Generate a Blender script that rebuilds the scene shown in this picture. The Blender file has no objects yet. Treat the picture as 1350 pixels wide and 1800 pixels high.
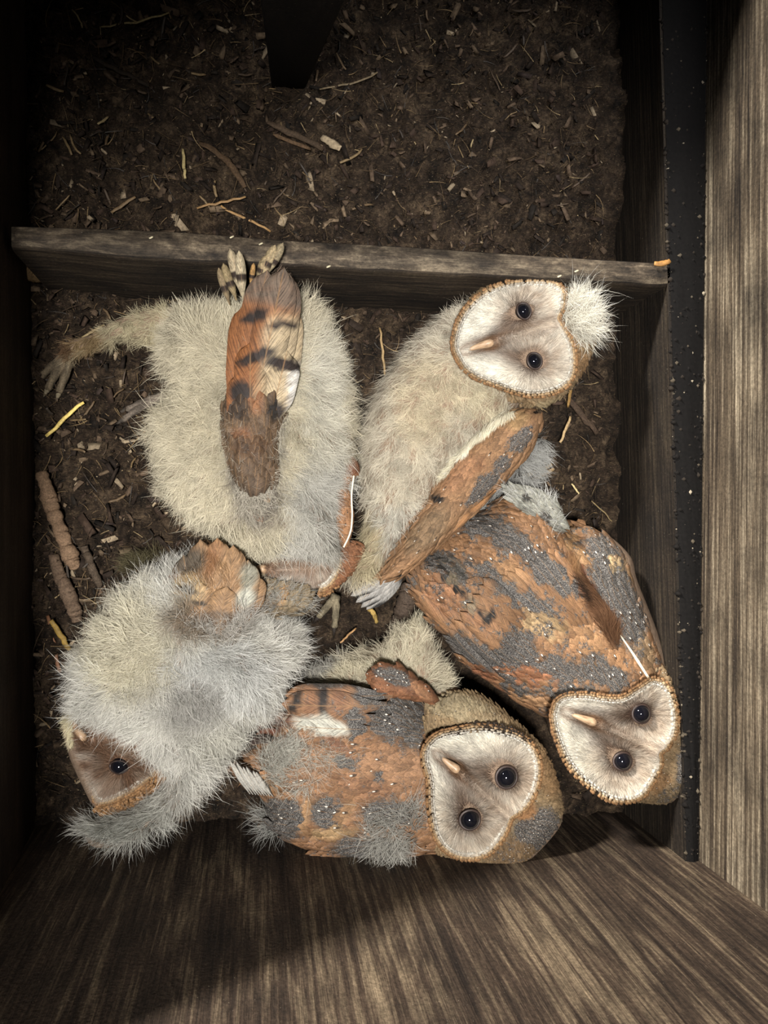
import bpy, math
import numpy as np
from mathutils import Vector

RNG = np.random.default_rng(11)
# ------------------------------------------------------------------ camera
F, D = 1300.0, 0.55            # focal length in pixels, height of the lens over the floor of the box
PW, PH = 1350, 1800
NAD = (450.0, 980.0)           # where straight down falls in the frame
cam_d = bpy.data.cameras.new('camera'); cam = bpy.data.objects.new('camera', cam_d)
bpy.context.scene.collection.objects.link(cam); bpy.context.scene.camera = cam
_n = math.sqrt((NAD[0]-675)**2 + (NAD[1]-900)**2 + F*F)
_rz, _uz, _bz = (675-NAD[0])/_n, (NAD[1]-900)/_n, F/_n
_r = np.array([math.sqrt(1-_rz*_rz), 0, _rz]); _z = np.array([0, 0, 1.0])
_m = _z - _rz*_r; _s = np.linalg.norm(_m); _m = _m/_s; _p = np.cross(_r, _m)
_u = (_uz/_s)*_m - (_bz/_s)*_p; _u /= np.linalg.norm(_u); _b = np.cross(_r, _u)
CAMP = np.array([0, 0, D])
R3 = np.stack([_r, _u, _b], 1)
from mathutils import Matrix
cam.matrix_world = Matrix([[*R3[0], 0], [*R3[1], 0], [*R3[2], D], [0, 0, 0, 1]])
cam_d.sensor_fit = 'VERTICAL'; cam_d.sensor_height = 36; cam_d.sensor_width = 27
cam_d.lens = F/PH*36; cam_d.clip_start = 0.01; cam_d.clip_end = 10

# ------------------------------------------------------------------ light
sc = bpy.context.scene
sc.view_settings.view_transform = 'Standard'; sc.view_settings.look = 'None'
sc.view_settings.gamma = 1; sc.view_settings.use_curve_mapping = False
sc.view_settings.exposure = 0.0
world = bpy.data.worlds.new('world'); sc.world = world; world.use_nodes = True
world.node_tree.nodes['Background'].inputs[0].default_value = (0.75, 0.85, 1.0, 1)
world.node_tree.nodes['Background'].inputs[1].default_value = 0.03
def light(kind, name, loc, target, energy, color, **kw):
    l = bpy.data.lights.new(name, kind); l.energy = energy; l.color = color
    for k, v in kw.items(): setattr(l, k, v)
    o = bpy.data.objects.new(name, l); sc.collection.objects.link(o); o.location = loc
    o.rotation_euler = (Vector(target)-Vector(loc)).to_track_quat('-Z', 'Y').to_euler()
    return o

# ------------------------------------------------------------------ pixel <-> place
def W(px, py, z):
    px = np.asarray(px, float); py = np.asarray(py, float); z = np.asarray(z, float)
    px, py, z = np.broadcast_arrays(px, py, z)
    d = (px-675)[..., None]*_r + (900-py)[..., None]*_u - F*_b
    t = (z-D)/d[..., 2]
    return CAMP + d*t[..., None]
def PX(p):
    q = (np.asarray(p)-CAMP) @ R3
    return 675+F*q[..., 0]/-q[..., 2], 900-F*q[..., 1]/-q[..., 2]
def K(z=0.05): return (D-z)/F          # metres per pixel at height z

# opening of the box above: daylight falling straight down on the birds, and a low slanting light over the left wall
def lit(px, py, z, tx, ty, tz, *a, kind='SPOT', **kw):
    return light(kind, a[0], tuple(W(px, py, z)), tuple(W(tx, ty, tz)), a[1], a[2], **kw)
L_MAIN = light('SPOT', 'overhead_light', (-0.09, -0.10, 0.95), (0.10, 0.02, 0.0), 86, (1.0, 0.965, 0.92), spot_size=math.radians(47), spot_blend=1.0, shadow_soft_size=0.05)
L_LITTER_FILL = light('SPOT', 'litter_fill_light', (0.30, 0.36, 0.80), (0.17, 0.26, 0.0), 17, (0.96, 0.97, 1.0), spot_size=math.radians(34), spot_blend=1.0, shadow_soft_size=0.06)  # fill spot added to brighten the upper right litter
L_SUN = light('SUN', 'slanting_daylight', (0, 0, 1), (1.0, -1.0, 0.43), 9.5, (1.0, 0.95, 0.88), angle=math.radians(6))

# ------------------------------------------------------------------ numbers
def lin(c):
    c = np.asarray(c, float)/255.0
    return np.where(c <= 0.04045, c/12.92, ((c+0.055)/1.055)**2.4)
_lat = RNG.random((256, 256))
def vnoise(x, y):
    xi = np.floor(x).astype(int); yi = np.floor(y).astype(int); fx = x-xi; fy = y-yi
    fx = fx*fx*(3-2*fx); fy = fy*fy*(3-2*fy)
    g = lambda a, b: _lat[a & 255, b & 255]
    return (g(xi, yi)*(1-fx)+g(xi+1, yi)*fx)*(1-fy)+(g(xi, yi+1)*(1-fx)+g(xi+1, yi+1)*fx)*fy
def fbm(x, y, o=4, g=0.5):
    s = 0; a = 1; t = 0
    for i in range(o):
        s = s+a*vnoise(x*2**i+17.3*i, y*2**i+5.1*i); t += a; a *= g
    return s/t
def smooth(e0, e1, x):
    t = np.clip((x-e0)/(e1-e0), 0, 1); return t*t*(3-2*t)
def mix(a, b, t):
    t = np.asarray(t)[..., None]; return a*(1-t)+b*t
def nrm(v): return v/np.maximum(np.linalg.norm(v, axis=-1, keepdims=True), 1e-12)
def spline(pts, n=220, closed=True):
    p = np.array(pts, float); m = len(p)
    if closed: idx = lambda i: p[i % m]; segs = m
    else: idx = lambda i: p[np.clip(i, 0, m-1)]; segs = m-1
    t = np.linspace(0, segs, n, endpoint=not closed); i = np.minimum(np.floor(t).astype(int), segs-1); f = (t-i)[:, None]
    a, b, c, d = idx(i-1), idx(i), idx(i+1), idx(i+2)
    return 0.5*((2*b)+(-a+c)*f+(2*a-5*b+4*c-d)*f*f+(-a+3*b-3*c+d)*f**3)
def sdist(P, x, y):
    """signed distance (positive inside) of points to a closed polygon"""
    x = np.asarray(x, float).ravel(); y = np.asarray(y, float).ravel()
    out = np.empty(len(x)); A = P; B = np.roll(P, -1, 0); E = B-A; L2 = (E**2).sum(1)+1e-12
    for s in range(0, len(x), 8192):
        q = np.stack([x[s:s+8192], y[s:s+8192]], 1)[:, None, :]
        w = q-A[None]; t = np.clip((w*E).sum(2)/L2, 0, 1)
        d = np.sqrt(((w-E*t[..., None])**2).sum(2)).min(1)
        c = ((A[None, :, 1] > q[..., 1]) != (B[None, :, 1] > q[..., 1]))
        xi = A[None, :, 0]+(q[..., 1]-A[None, :, 1])*E[None, :, 0]/np.where(E[:, 1] == 0, 1e-9, E[:, 1])[None]
        ins = ((c & (q[..., 0] < xi)).sum(1) % 2) == 1
        out[s:s+8192] = np.where(ins, d, -d)
    return out
def seg_d(x, y, ax, ay, bx, by):
    ex, ey = bx-ax, by-ay; t = np.clip(((x-ax)*ex+(y-ay)*ey)/(ex*ex+ey*ey), 0, 1)
    return np.hypot(x-ax-t*ex, y-ay-t*ey), t

# ------------------------------------------------------------------ mesh building
COL = sc.collection
def mesh(name, V, Fq, mat, parent=None, uv=None, attrs=None, smooth_on=True):
    """V (N,3); Fq list of (M,k) integer arrays"""
    if not isinstance(Fq, list): Fq = [Fq]
    Fq = [f for f in Fq if len(f)]
    me = bpy.data.meshes.new(name)
    V = np.asarray(V, float)
    if parent is not None:
        o_ = parent; off = np.zeros(3)
        while o_ is not None: off = off+np.array(o_.location); o_ = o_.parent
        V = V-off
    me.vertices.add(len(V)); me.vertices.foreach_set('co', V.astype(np.float32).ravel())
    loops = np.concatenate([f.ravel() for f in Fq]).astype(np.int32)
    tot = np.concatenate([np.full(len(f), f.shape[1]) for f in Fq]); st = np.concatenate([[0], np.cumsum(tot)[:-1]])
    me.loops.add(len(loops)); me.loops.foreach_set('vertex_index', loops)
    me.polygons.add(len(tot)); me.polygons.foreach_set('loop_start', st.astype(np.int32)); me.polygons.foreach_set('loop_total', tot.astype(np.int32))
    if smooth_on: me.polygons.foreach_set('use_smooth', np.ones(len(tot), bool))
    me.update(calc_edges=True)
    if uv is not None:
        l = me.uv_layers.new(name='UVMap'); l.data.foreach_set('uv', np.asarray(uv, np.float32)[loops].ravel())
    for k, a in (attrs or {}).items():
        a = np.asarray(a, np.float32)
        if a.ndim == 2:
            at = me.color_attributes.new(k, 'FLOAT_COLOR', 'POINT')
            if a.shape[1] == 3: a = np.concatenate([a, np.ones((len(a), 1), np.float32)], 1)
            at.data.foreach_set('color', a.ravel())
        else:
            at = me.attributes.new(k, 'FLOAT', 'POINT'); at.data.foreach_set('value', a)
    me.materials.append(mat)
    ob = bpy.data.objects.new(name, me); COL.objects.link(ob)
    if parent is not None: ob.parent = parent
    return ob
def tag(o, label=None, cat=None, group=None, kind=None):
    if label: o['label'] = label
    if cat: o['category'] = cat
    if group: o['group'] = group
    if kind: o['kind'] = kind
    return o
def empty(name, loc):
    e = bpy.data.objects.new(name, None); e.location = tuple(loc); e.empty_display_size = 0.02; COL.objects.link(e); return e
class MB:
    def __init__(s): s.V = []; s.F = {}; s.n = 0; s.A = {}; s.U = []
    def add(s, V, Fs, uv=None, **attrs):
        V = np.asarray(V, float).reshape(-1, 3)
        for f in (Fs if isinstance(Fs, list) else [Fs]):
            if len(f): s.F.setdefault(f.shape[1], []).append(np.asarray(f)+s.n)
        s.V.append(V); s.n += len(V)
        s.U.append(np.zeros((len(V), 2)) if uv is None else np.asarray(uv, float).reshape(-1, 2))
        for k, a in attrs.items():
            a = np.asarray(a, float)
            if a.ndim <= 1 and a.size in (3,): a = np.broadcast_to(a, (len(V), 3))
            if a.ndim == 0: a = np.full(len(V), float(a))
            s.A.setdefault(k, []).append(a)
    def build(s, name, mat, parent=None, smooth_on=True):
        return mesh(name, np.concatenate(s.V), [np.concatenate(f) for f in s.F.values()], mat, parent, np.concatenate(s.U), {k: np.concatenate(a) for k, a in s.A.items()}, smooth_on)

def gridfaces(nu, nv, wrap=False):
    """vertices index = i*nv + j , i<nu , j<nv"""
    i = np.arange(nu-1)[:, None]; j = np.arange(nv if wrap else nv-1)[None, :]; j2 = (j+1) % nv
    a = i*nv+j; b = i*nv+j2; c = (i+1)*nv+j2; d = (i+1)*nv+j
    return np.stack([a, b, c, d], -1).reshape(-1, 4)
def tube(pts, rad, seg=10, flat=1.0, cap=True, jit=0.0, up=(0, 0, 1)):
    pts = np.asarray(pts, float); rad = np.broadcast_to(np.asarray(rad, float), (len(pts),))
    T = nrm(np.gradient(pts, axis=0)); up = np.array(up, float)
    S = nrm(np.cross(T, up)); N = np.cross(S, T)
    a = np.linspace(0, 2*math.pi, seg, endpoint=False)
    r = rad[:, None]*(1+jit*(RNG.random((len(pts), seg))-.5))
    V = pts[:, None]+r[..., None]*(np.cos(a)[None, :, None]*S[:, None]+flat*np.sin(a)[None, :, None]*N[:, None])
    V = V.reshape(-1, 3); Fs = [gridfaces(len(pts), seg, True)]
    if cap:
        n = len(V); V = np.concatenate([V, pts[:1], pts[-1:]])
        k = np.arange(seg); k2 = (k+1) % seg; o = (len(pts)-1)*seg
        Fs.append(np.concatenate([np.stack([np.full(seg, n), k2, k], 1), np.stack([np.full(seg, n+1), o+k, o+k2], 1)]))
    uv = np.stack([np.repeat(np.linspace(0, 1, len(pts)), seg), np.tile(a/(2*math.pi), len(pts))], 1)
    if cap: uv = np.concatenate([uv, [[0, 0], [1, 0]]])
    return V, Fs, uv

# ------------------------------------------------------------------ materials
class NT:
    def __init__(s, name, rough=0.8, spec=0.3):
        s.m = bpy.data.materials.new(name); s.m.use_nodes = True; s.t = s.m.node_tree
        s.b = s.t.nodes['Principled BSDF']; s.b.inputs['Roughness'].default_value = rough; s.b.inputs['Specular IOR Level'].default_value = spec
    def n(s, kind, **kw):
        x = s.t.nodes.new('ShaderNode'+kind)
        for k, v in kw.items():
            if hasattr(x, k): setattr(x, k, v)
            else: x.inputs[k.replace('_', ' ')].default_value = v
        return x
    def l(s, a, b): s.t.links.new(a, b)
    def math(s, op, a, b=None, clamp=False):
        x = s.t.nodes.new('ShaderNodeMath'); x.operation = op; x.use_clamp = clamp
        for i, q in enumerate((a, b)):
            if q is None: continue
            if isinstance(q, (int, float)): x.inputs[i].default_value = q
            else: s.l(q, x.inputs[i])
        return x.outputs[0]
    def ramp(s, src, stops, interp='LINEAR'):
        x = s.t.nodes.new('ShaderNodeValToRGB'); x.color_ramp.interpolation = interp
        el = x.color_ramp.elements
        while len(el) < len(stops): el.new(0.5)
        for e, (p, c) in zip(el, stops):
            e.position = p; e.color = (*c, 1) if len(c) == 3 else c
        s.l(src, x.inputs[0]); return x.outputs[0]
    def mix(s, fac, a, b, mode='MIX'):
        x = s.t.nodes.new('ShaderNodeMix'); x.data_type = 'RGBA'; x.blend_type = mode
        for i, q in ((0, fac), (6, a), (7, b)):
            if isinstance(q, (int, float)): x.inputs[i].default_value = q
            elif isinstance(q, (tuple, list, np.ndarray)): x.inputs[i].default_value = (*q, 1)
            else: s.l(q, x.inputs[i])
        return x.outputs[2]
    def noise(s, vec, scale, detail=4, rough=0.55, dist=0.0):
        x = s.t.nodes.new('ShaderNodeTexNoise'); x.inputs['Scale'].default_value = scale; x.inputs['Detail'].default_value = detail
        x.inputs['Roughness'].default_value = rough; x.inputs['Distortion'].default_value = dist
        s.l(vec, x.inputs['Vector']); return x.outputs[0]
    def mapping(s, vec, scale, loc=(0, 0, 0), rot=(0, 0, 0)):
        x = s.t.nodes.new('ShaderNodeMapping'); x.inputs['Scale'].default_value = scale; x.inputs['Location'].default_value = loc; x.inputs['Rotation'].default_value = rot
        s.l(vec, x.inputs['Vector']); return x.outputs[0]
    def bump(s, h, strength, dist=0.001):
        x = s.t.nodes.new('ShaderNodeBump'); x.inputs['Strength'].default_value = strength; x.inputs['Distance'].default_value = dist
        s.l(h, x.inputs['Height']); s.l(x.outputs[0], s.b.inputs['Normal'])
    def uv(s): return s.n('TexCoord').outputs['UV']
    def pos(s): return s.n('TexCoord').outputs['Object']
    def attr(s, name, out='Color'):
        x = s.n('Attribute'); x.attribute_name = name; return x.outputs[out]
    def color(s, c): s.l(c, s.b.inputs['Base Color']); return s.m

def C(*c): return tuple(float(v) for v in lin(c))
def simple(name, c, rough=0.7, spec=0.3, var=0.25, scale=400):
    t = NT(name, rough, spec); n = t.noise(t.pos(), scale, 3)
    k = np.array(C(*c)); return t.color(t.ramp(n, [(0.3, tuple(k*(1-var))), (0.7, tuple(k*(1+var)))]))
def m_wood(name, dark, light_, pale, sx=6, sy=160, wav=0.0, grime=0.5, bands=0.0, rough=0.75, grime_col=(14, 12, 11), soft=0.0):
    t = NT(name, rough, 0.2); uv = t.uv()
    v = t.mapping(uv, (sx, sy, 1))
    big = t.noise(t.mapping(uv, (4.5, 34, 1)), 1.0, 6, 0.62, wav)
    fine = t.noise(v, 1.0, 5, 0.6, 0.3)
    g = t.math('ADD', t.math('MULTIPLY', fine, 0.65-bands*0.3), t.math('MULTIPLY', big, 0.35+bands*0.3))
    c = t.ramp(g, [(0.36+soft, C(*dark)), (0.50, C(*light_)), (0.64-soft, C(*pale))])
    fib = t.noise(t.mapping(uv, (60, 1500, 1)), 1.0, 3, 0.7)
    c = t.mix(1.0, c, t.ramp(fib, [(0.35, (0.55,)*3), (0.52, (1, 1, 1)), (0.70, (1.4,)*3)]), 'MULTIPLY')
    c = t.mix(1.0, c, t.ramp(t.noise(uv, 420, 4, 0.8), [(0.38, (0.6,)*3), (0.55, (1, 1, 1)), (0.7, (1.3,)*3)]), 'MULTIPLY')
    blot = t.noise(uv, 22, 5, 0.65)
    c = t.mix(t.ramp(blot, [(0.40, (0, 0, 0)), (0.75, (grime, grime, grime))]), c, C(*grime_col))
    dots = t.noise(uv, 900, 2, 0.5)
    c = t.mix(t.ramp(dots, [(0.70, (0, 0, 0)), (0.76, (0.35, 0.35, 0.35))]), c, C(170, 160, 140))
    t.bump(t.math('ADD', g, t.math('MULTIPLY', t.noise(uv, 500, 3), 0.25)), 0.8, 0.0015)
    return t.color(c)
M = {}
M['wall_right'] = m_wood('weathered_striped_wood', (28, 21, 17), (84, 73, 59), (150, 138, 118), 6, 330, 1.0, 0.75)
M['wall_low'] = m_wood('brown_inner_wood', (16, 13, 10), (40, 33, 26), (66, 57, 45), 9, 420, 1.0, 0.75)
M['wall_bottom'] = m_wood('stained_plywood', (38, 30, 25), (66, 54, 44), (120, 105, 85), 8, 300, 2.4, 0.6, bands=0.6, soft=0.015)
M['wall_left'] = m_wood('dark_damp_wood', (40, 33, 28), (58, 48, 42), (76, 64, 56), 8, 80, 1.0, 0.8)
M['board'] = m_wood('shaded_divider_wood', (20, 17, 14), (44, 36, 28), (70, 60, 47), 16, 260, 0.6, 0.9)  # darker than the top: shade of the front face put into the colour
M['board_top'] = m_wood('dusty_lit_board_edge', (34, 29, 24), (76, 66, 54), (124, 111, 92), 60, 120, 0.6, 0.7)  # dust, plus the light on the board's top put into a paler colour
M['post'] = m_wood('blackened_wood', (10, 9, 8), (20, 17, 15), (30, 26, 22), 8, 80, 0.6, 0.8)

def m_soil():
    t = NT('dark_nest_litter', 0.9, 0.15); p = t.pos()
    a = t.noise(p, 60, 6, 0.7); b = t.noise(p, 420, 4, 0.7); f = t.noise(t.mapping(p, (1, 4, 1)), 240, 3, 0.6, 1.5)
    c = t.ramp(a, [(0.32, C(16, 13, 10)), (0.52, C(54, 43, 33)), (0.72, C(100, 84, 66))])
    c = t.mix(t.ramp(b, [(0.35, (0.7,)*3), (0.6, (0, 0, 0))]), c, C(14, 11, 9))
    c = t.mix(t.ramp(f, [(0.60, (0, 0, 0)), (0.72, (0.5,)*3)]), c, C(120, 102, 76))
    v = t.n('TexVoronoi', Scale=420.0); t.l(p, v.inputs['Vector'])
    c = t.mix(t.ramp(v.outputs['Distance'], [(0.05, (0.55,)*3), (0.14, (0, 0, 0))]), c, C(140, 126, 104))
    t.bump(t.math('ADD', t.math('MULTIPLY', b, 0.6), t.math('MULTIPLY', f, 0.5)), 1.0, 0.003)
    return t.color(c)
M['soil'] = m_soil()
def m_grit():
    t = NT('black_grit', 0.85, 0.2); p = t.pos(); b = t.noise(p, 700, 4, 0.75); a = t.noise(p, 90, 3)
    c = t.ramp(b, [(0.45, C(9, 8, 7)), (0.62, C(26, 23, 20)), (0.72, C(92, 84, 74))])
    t.bump(t.math('ADD', b, a), 1.0, 0.002); return t.color(c)
M['grit'] = m_grit()
def m_vcol(name, rough=0.75, spec=0.2, var=0.2, scale=900, trans=0.0, sheen=0.0):
    t = NT(name, rough, spec); c = t.attr('col')
    n = t.noise(t.pos(), scale, 2)
    c = t.mix(1.0, c, t.ramp(n, [(0.3, (1-var,)*3), (0.7, (1, 1, 1))]), 'MULTIPLY')
    if trans:
        tr = t.n('BsdfTranslucent'); t.l(c, tr.inputs['Color']); ms = t.n('MixShader'); ms.inputs[0].default_value = trans
        t.l(t.b.outputs[0], ms.inputs[1]); t.l(tr.outputs[0], ms.inputs[2])
        t.l(ms.outputs[0], t.t.nodes['Material Output'].inputs['Surface'])
    return t.color(c)
M['down'] = m_vcol('owl_down', 0.85, 0.1, 0.08, trans=0.35)
M['skin'] = m_vcol('owl_skin', 0.8, 0.2, 0.25, 700)
M['chips'] = m_vcol('litter_scraps', 0.85, 0.15, 0.5, 500)
M['bark'] = m_vcol('scaly_grey_brown', 0.85, 0.2, 0.55, 900)
def m_feather():
    t = NT('owl_feather', 0.62, 0.25); uv = t.uv(); sep = t.n('SeparateXYZ'); t.l(uv, sep.inputs[0])
    U, Vv = sep.outputs[0], sep.outputs[1]
    au = t.math('ABSOLUTE', t.math('SUBTRACT', U, 0.5))
    grey = t.attr('grey', 'Fac'); spot = t.attr('spot', 'Fac'); rnd = t.attr('rnd', 'Fac')
    comb = t.n('CombineXYZ'); t.l(t.math('SUBTRACT', Vv, t.math('MULTIPLY', au, 0.55)), comb.inputs[0]); t.l(U, comb.inputs[1]); t.l(t.math('MULTIPLY', rnd, 37.0), comb.inputs[2])
    barb = t.noise(t.mapping(comb.outputs[0], (46, 3, 1)), 1.0, 3, 0.6)
    c = t.mix(1.0, t.attr('col'), t.ramp(barb, [(0.30, (0.36, 0.33, 0.30)), (0.52, (0.95, 0.95, 0.95)), (0.72, (1.5, 1.42, 1.3))]), 'MULTIPLY')
    fl = t.noise(t.pos(), 620, 4, 0.8); c = t.mix(1.0, c, t.ramp(fl, [(0.34, (0.62, 0.6, 0.58)), (0.46, (1, 1, 1)), (0.68, (1.1, 1.1, 1.1))]), 'MULTIPLY')
    verm = t.noise(t.pos(), 1500, 3, 0.75)
    gc = t.ramp(verm, [(0.36, C(20, 18, 18)), (0.50, C(62, 59, 57)), (0.66, C(128, 124, 118))])
    pn = t.noise(t.pos(), 330, 5, 0.75)
    gm = t.ramp(t.math('ADD', grey, t.math('MULTIPLY', t.math('SUBTRACT', pn, 0.5), 2.2)), [(0.38, (0, 0, 0)), (0.62, (1, 1, 1))])
    c = t.mix(gm, c, gc)
    # dark drop with a pale bead near the tip
    def oval(cv, ru, rv, e0, e1):
        a = t.math('POWER', t.math('DIVIDE', au, ru), 2.0); b = t.math('POWER', t.math('DIVIDE', t.math('SUBTRACT', Vv, cv), rv), 2.0)
        return t.ramp(t.math('ADD', a, b), [(e0, (1, 1, 1)), (e1, (0, 0, 0))])
    dk = t.mix(1.0, oval(0.76, 0.11, 0.17, 0.4, 1.1), spot, 'MULTIPLY'); wh = t.mix(1.0, oval(0.83, 0.06, 0.06, 0.55, 1.0), t.ramp(spot, [(0.55, (0, 0, 0)), (0.7, (1, 1, 1))]), 'MULTIPLY')
    c = t.mix(dk, c, C(24, 20, 20)); c = t.mix(wh, c, C(225, 218, 206))
    sh = t.ramp(au, [(0.012, (0.55,)*3), (0.03, (0, 0, 0))]); c = t.mix(sh, c, C(120, 92, 62))
    t.bump(t.math('ADD', barb, t.math('MULTIPLY', au, -1.5)), 0.6, 0.0006)
    return t.color(c)
M['feather'] = m_feather()
def m_eye():
    t = NT('black_eye', 0.05, 0.35); t.b.inputs['Base Color'].default_value = (0.004, 0.004, 0.006, 1);  return t.m
M['eye'] = m_eye()
M['lid'] = simple('eyelid_skin', (46, 34, 29), 0.5, 0.4)

def m_beak():
    t = NT('horn_beak', 0.45, 0.45); uv = t.uv(); n = t.noise(t.mapping(uv, (3, 14, 1)), 1.5, 3)
    return t.color(t.ramp(n, [(0.3, C(118, 94, 72)), (0.7, C(178, 150, 120))]))
M['beak'] = m_beak()
M['straw'] = m_vcol('dry_straw', 0.6, 0.3, 0.4, 500)

# ------------------------------------------------------------------ strands and feathers
def strands(mb, base, dirs, nor, length, width, col, curl=0.5, droop=0.0, tipcol=None, seg=3):
    n = len(base); length = np.broadcast_to(length, (n,)); width = np.broadcast_to(width, (n,))
    side = nrm(np.cross(dirs, nor)+1e-9)
    roll = RNG.uniform(-0.9, 0.9, n)[:, None]
    wd = nrm(side*np.cos(roll)+nor*np.sin(roll))
    bend = side*(RNG.normal(0, curl, n))[:, None]+nor*(RNG.normal(0, curl*0.5, n)-droop)[:, None]
    t = np.linspace(0, 1, seg+1)
    V = []; cc = []
    tipcol = col if tipcol is None else tipcol
    for k, tk in enumerate(t):
        p = base+dirs*(length*tk)[:, None]+bend*(length*tk*tk)[:, None]
        w = width*(1-0.75*tk)*0.5
        ck = col*(1-tk)+tipcol*tk
        if k < seg:
            V += [p-wd*w[:, None], p+wd*w[:, None]]; cc += [ck, ck]
        else: V += [p]; cc += [ck]
    m = 2*seg+1
    V = np.stack(V, 1).reshape(-1, 3); cc = np.stack(cc, 1).reshape(-1, 3)
    o = np.arange(n)[:, None]*m
    q = [o+np.array([[2*k, 2*k+1, 2*k+3, 2*k+2]]) for k in range(seg-1)]
    tri = o+np.array([[2*(seg-1), 2*(seg-1)+1, 2*seg]])
    mb.add(V, [np.concatenate(q), tri], col=cc)

def feathers(mb, base, tip, nor, width, colf, grey=0.0, spot=0.0, cup=0.18, arch=0.10, point=0.0, nu=5, nv=9, colf_px=True):
    """each feather a cupped, tapering vane; colf(px,py,u,v,idx) -> col (.., 3), grey"""
    n = len(base); L = np.linalg.norm(tip-base, axis=1); d = nrm(tip-base); s = nrm(np.cross(d, nor)); nn = np.cross(s, d)
    width = np.broadcast_to(width, (n,)); v = np.linspace(0, 1, nv); u = np.linspace(-1, 1, nu)
    vt = 0.74-0.34*point; prof = (0.25+0.75*smooth(0, 0.5, v))*np.sqrt(np.maximum(1-(np.clip((v-vt)/(1-vt), 0, 1))**2, 0.004))
    P = base[:, None, None]+d[:, None, None]*(L[:, None, None]*v[None, :, None])[..., None]
    off = (u[None, None, :]*prof[None, :, None]*width[:, None, None]*0.5)
    P = P+s[:, None, None]*off[..., None]
    back = -0.10*(u**2)[None, None, :]*(v**3)[None, :, None]*width[:, None, None]
    hh = (4*v*(1-v))[None, :, None]*arch*L[:, None, None]-cup*(u**2)[None, None, :]*prof[None, :, None]*width[:, None, None]
    P = P+nn[:, None, None]*hh[..., None]+d[:, None, None]*back[..., None]
    V = P.reshape(-1, 3)
    uu = np.broadcast_to((u*0.5+0.5)[None, None, :], (n, nv, nu)); vv = np.broadcast_to(v[None, :, None], (n, nv, nu))
    idx = np.broadcast_to(np.arange(n)[:, None, None], (n, nv, nu))
    x, y = PX(V); r = colf(x, y, uu.ravel(), vv.ravel(), idx.ravel())
    col, g = r if isinstance(r, tuple) else (r, np.zeros(len(V)))
    g = np.broadcast_to(np.asarray(g, float), (len(V),))+np.broadcast_to(grey, (n,))[idx.ravel()]
    sp = np.broadcast_to(np.asarray(spot, float), (n,))[idx.ravel()]
    rn = RNG.random(n)[idx.ravel()]
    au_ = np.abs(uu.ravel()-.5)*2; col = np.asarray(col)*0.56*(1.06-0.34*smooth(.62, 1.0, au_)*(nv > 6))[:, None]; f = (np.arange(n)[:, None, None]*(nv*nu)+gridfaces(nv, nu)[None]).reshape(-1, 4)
    mb.add(V, f, uv=np.stack([uu.ravel(), vv.ravel()], 1), col=col, grey=g, spot=sp, rnd=rn)

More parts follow.
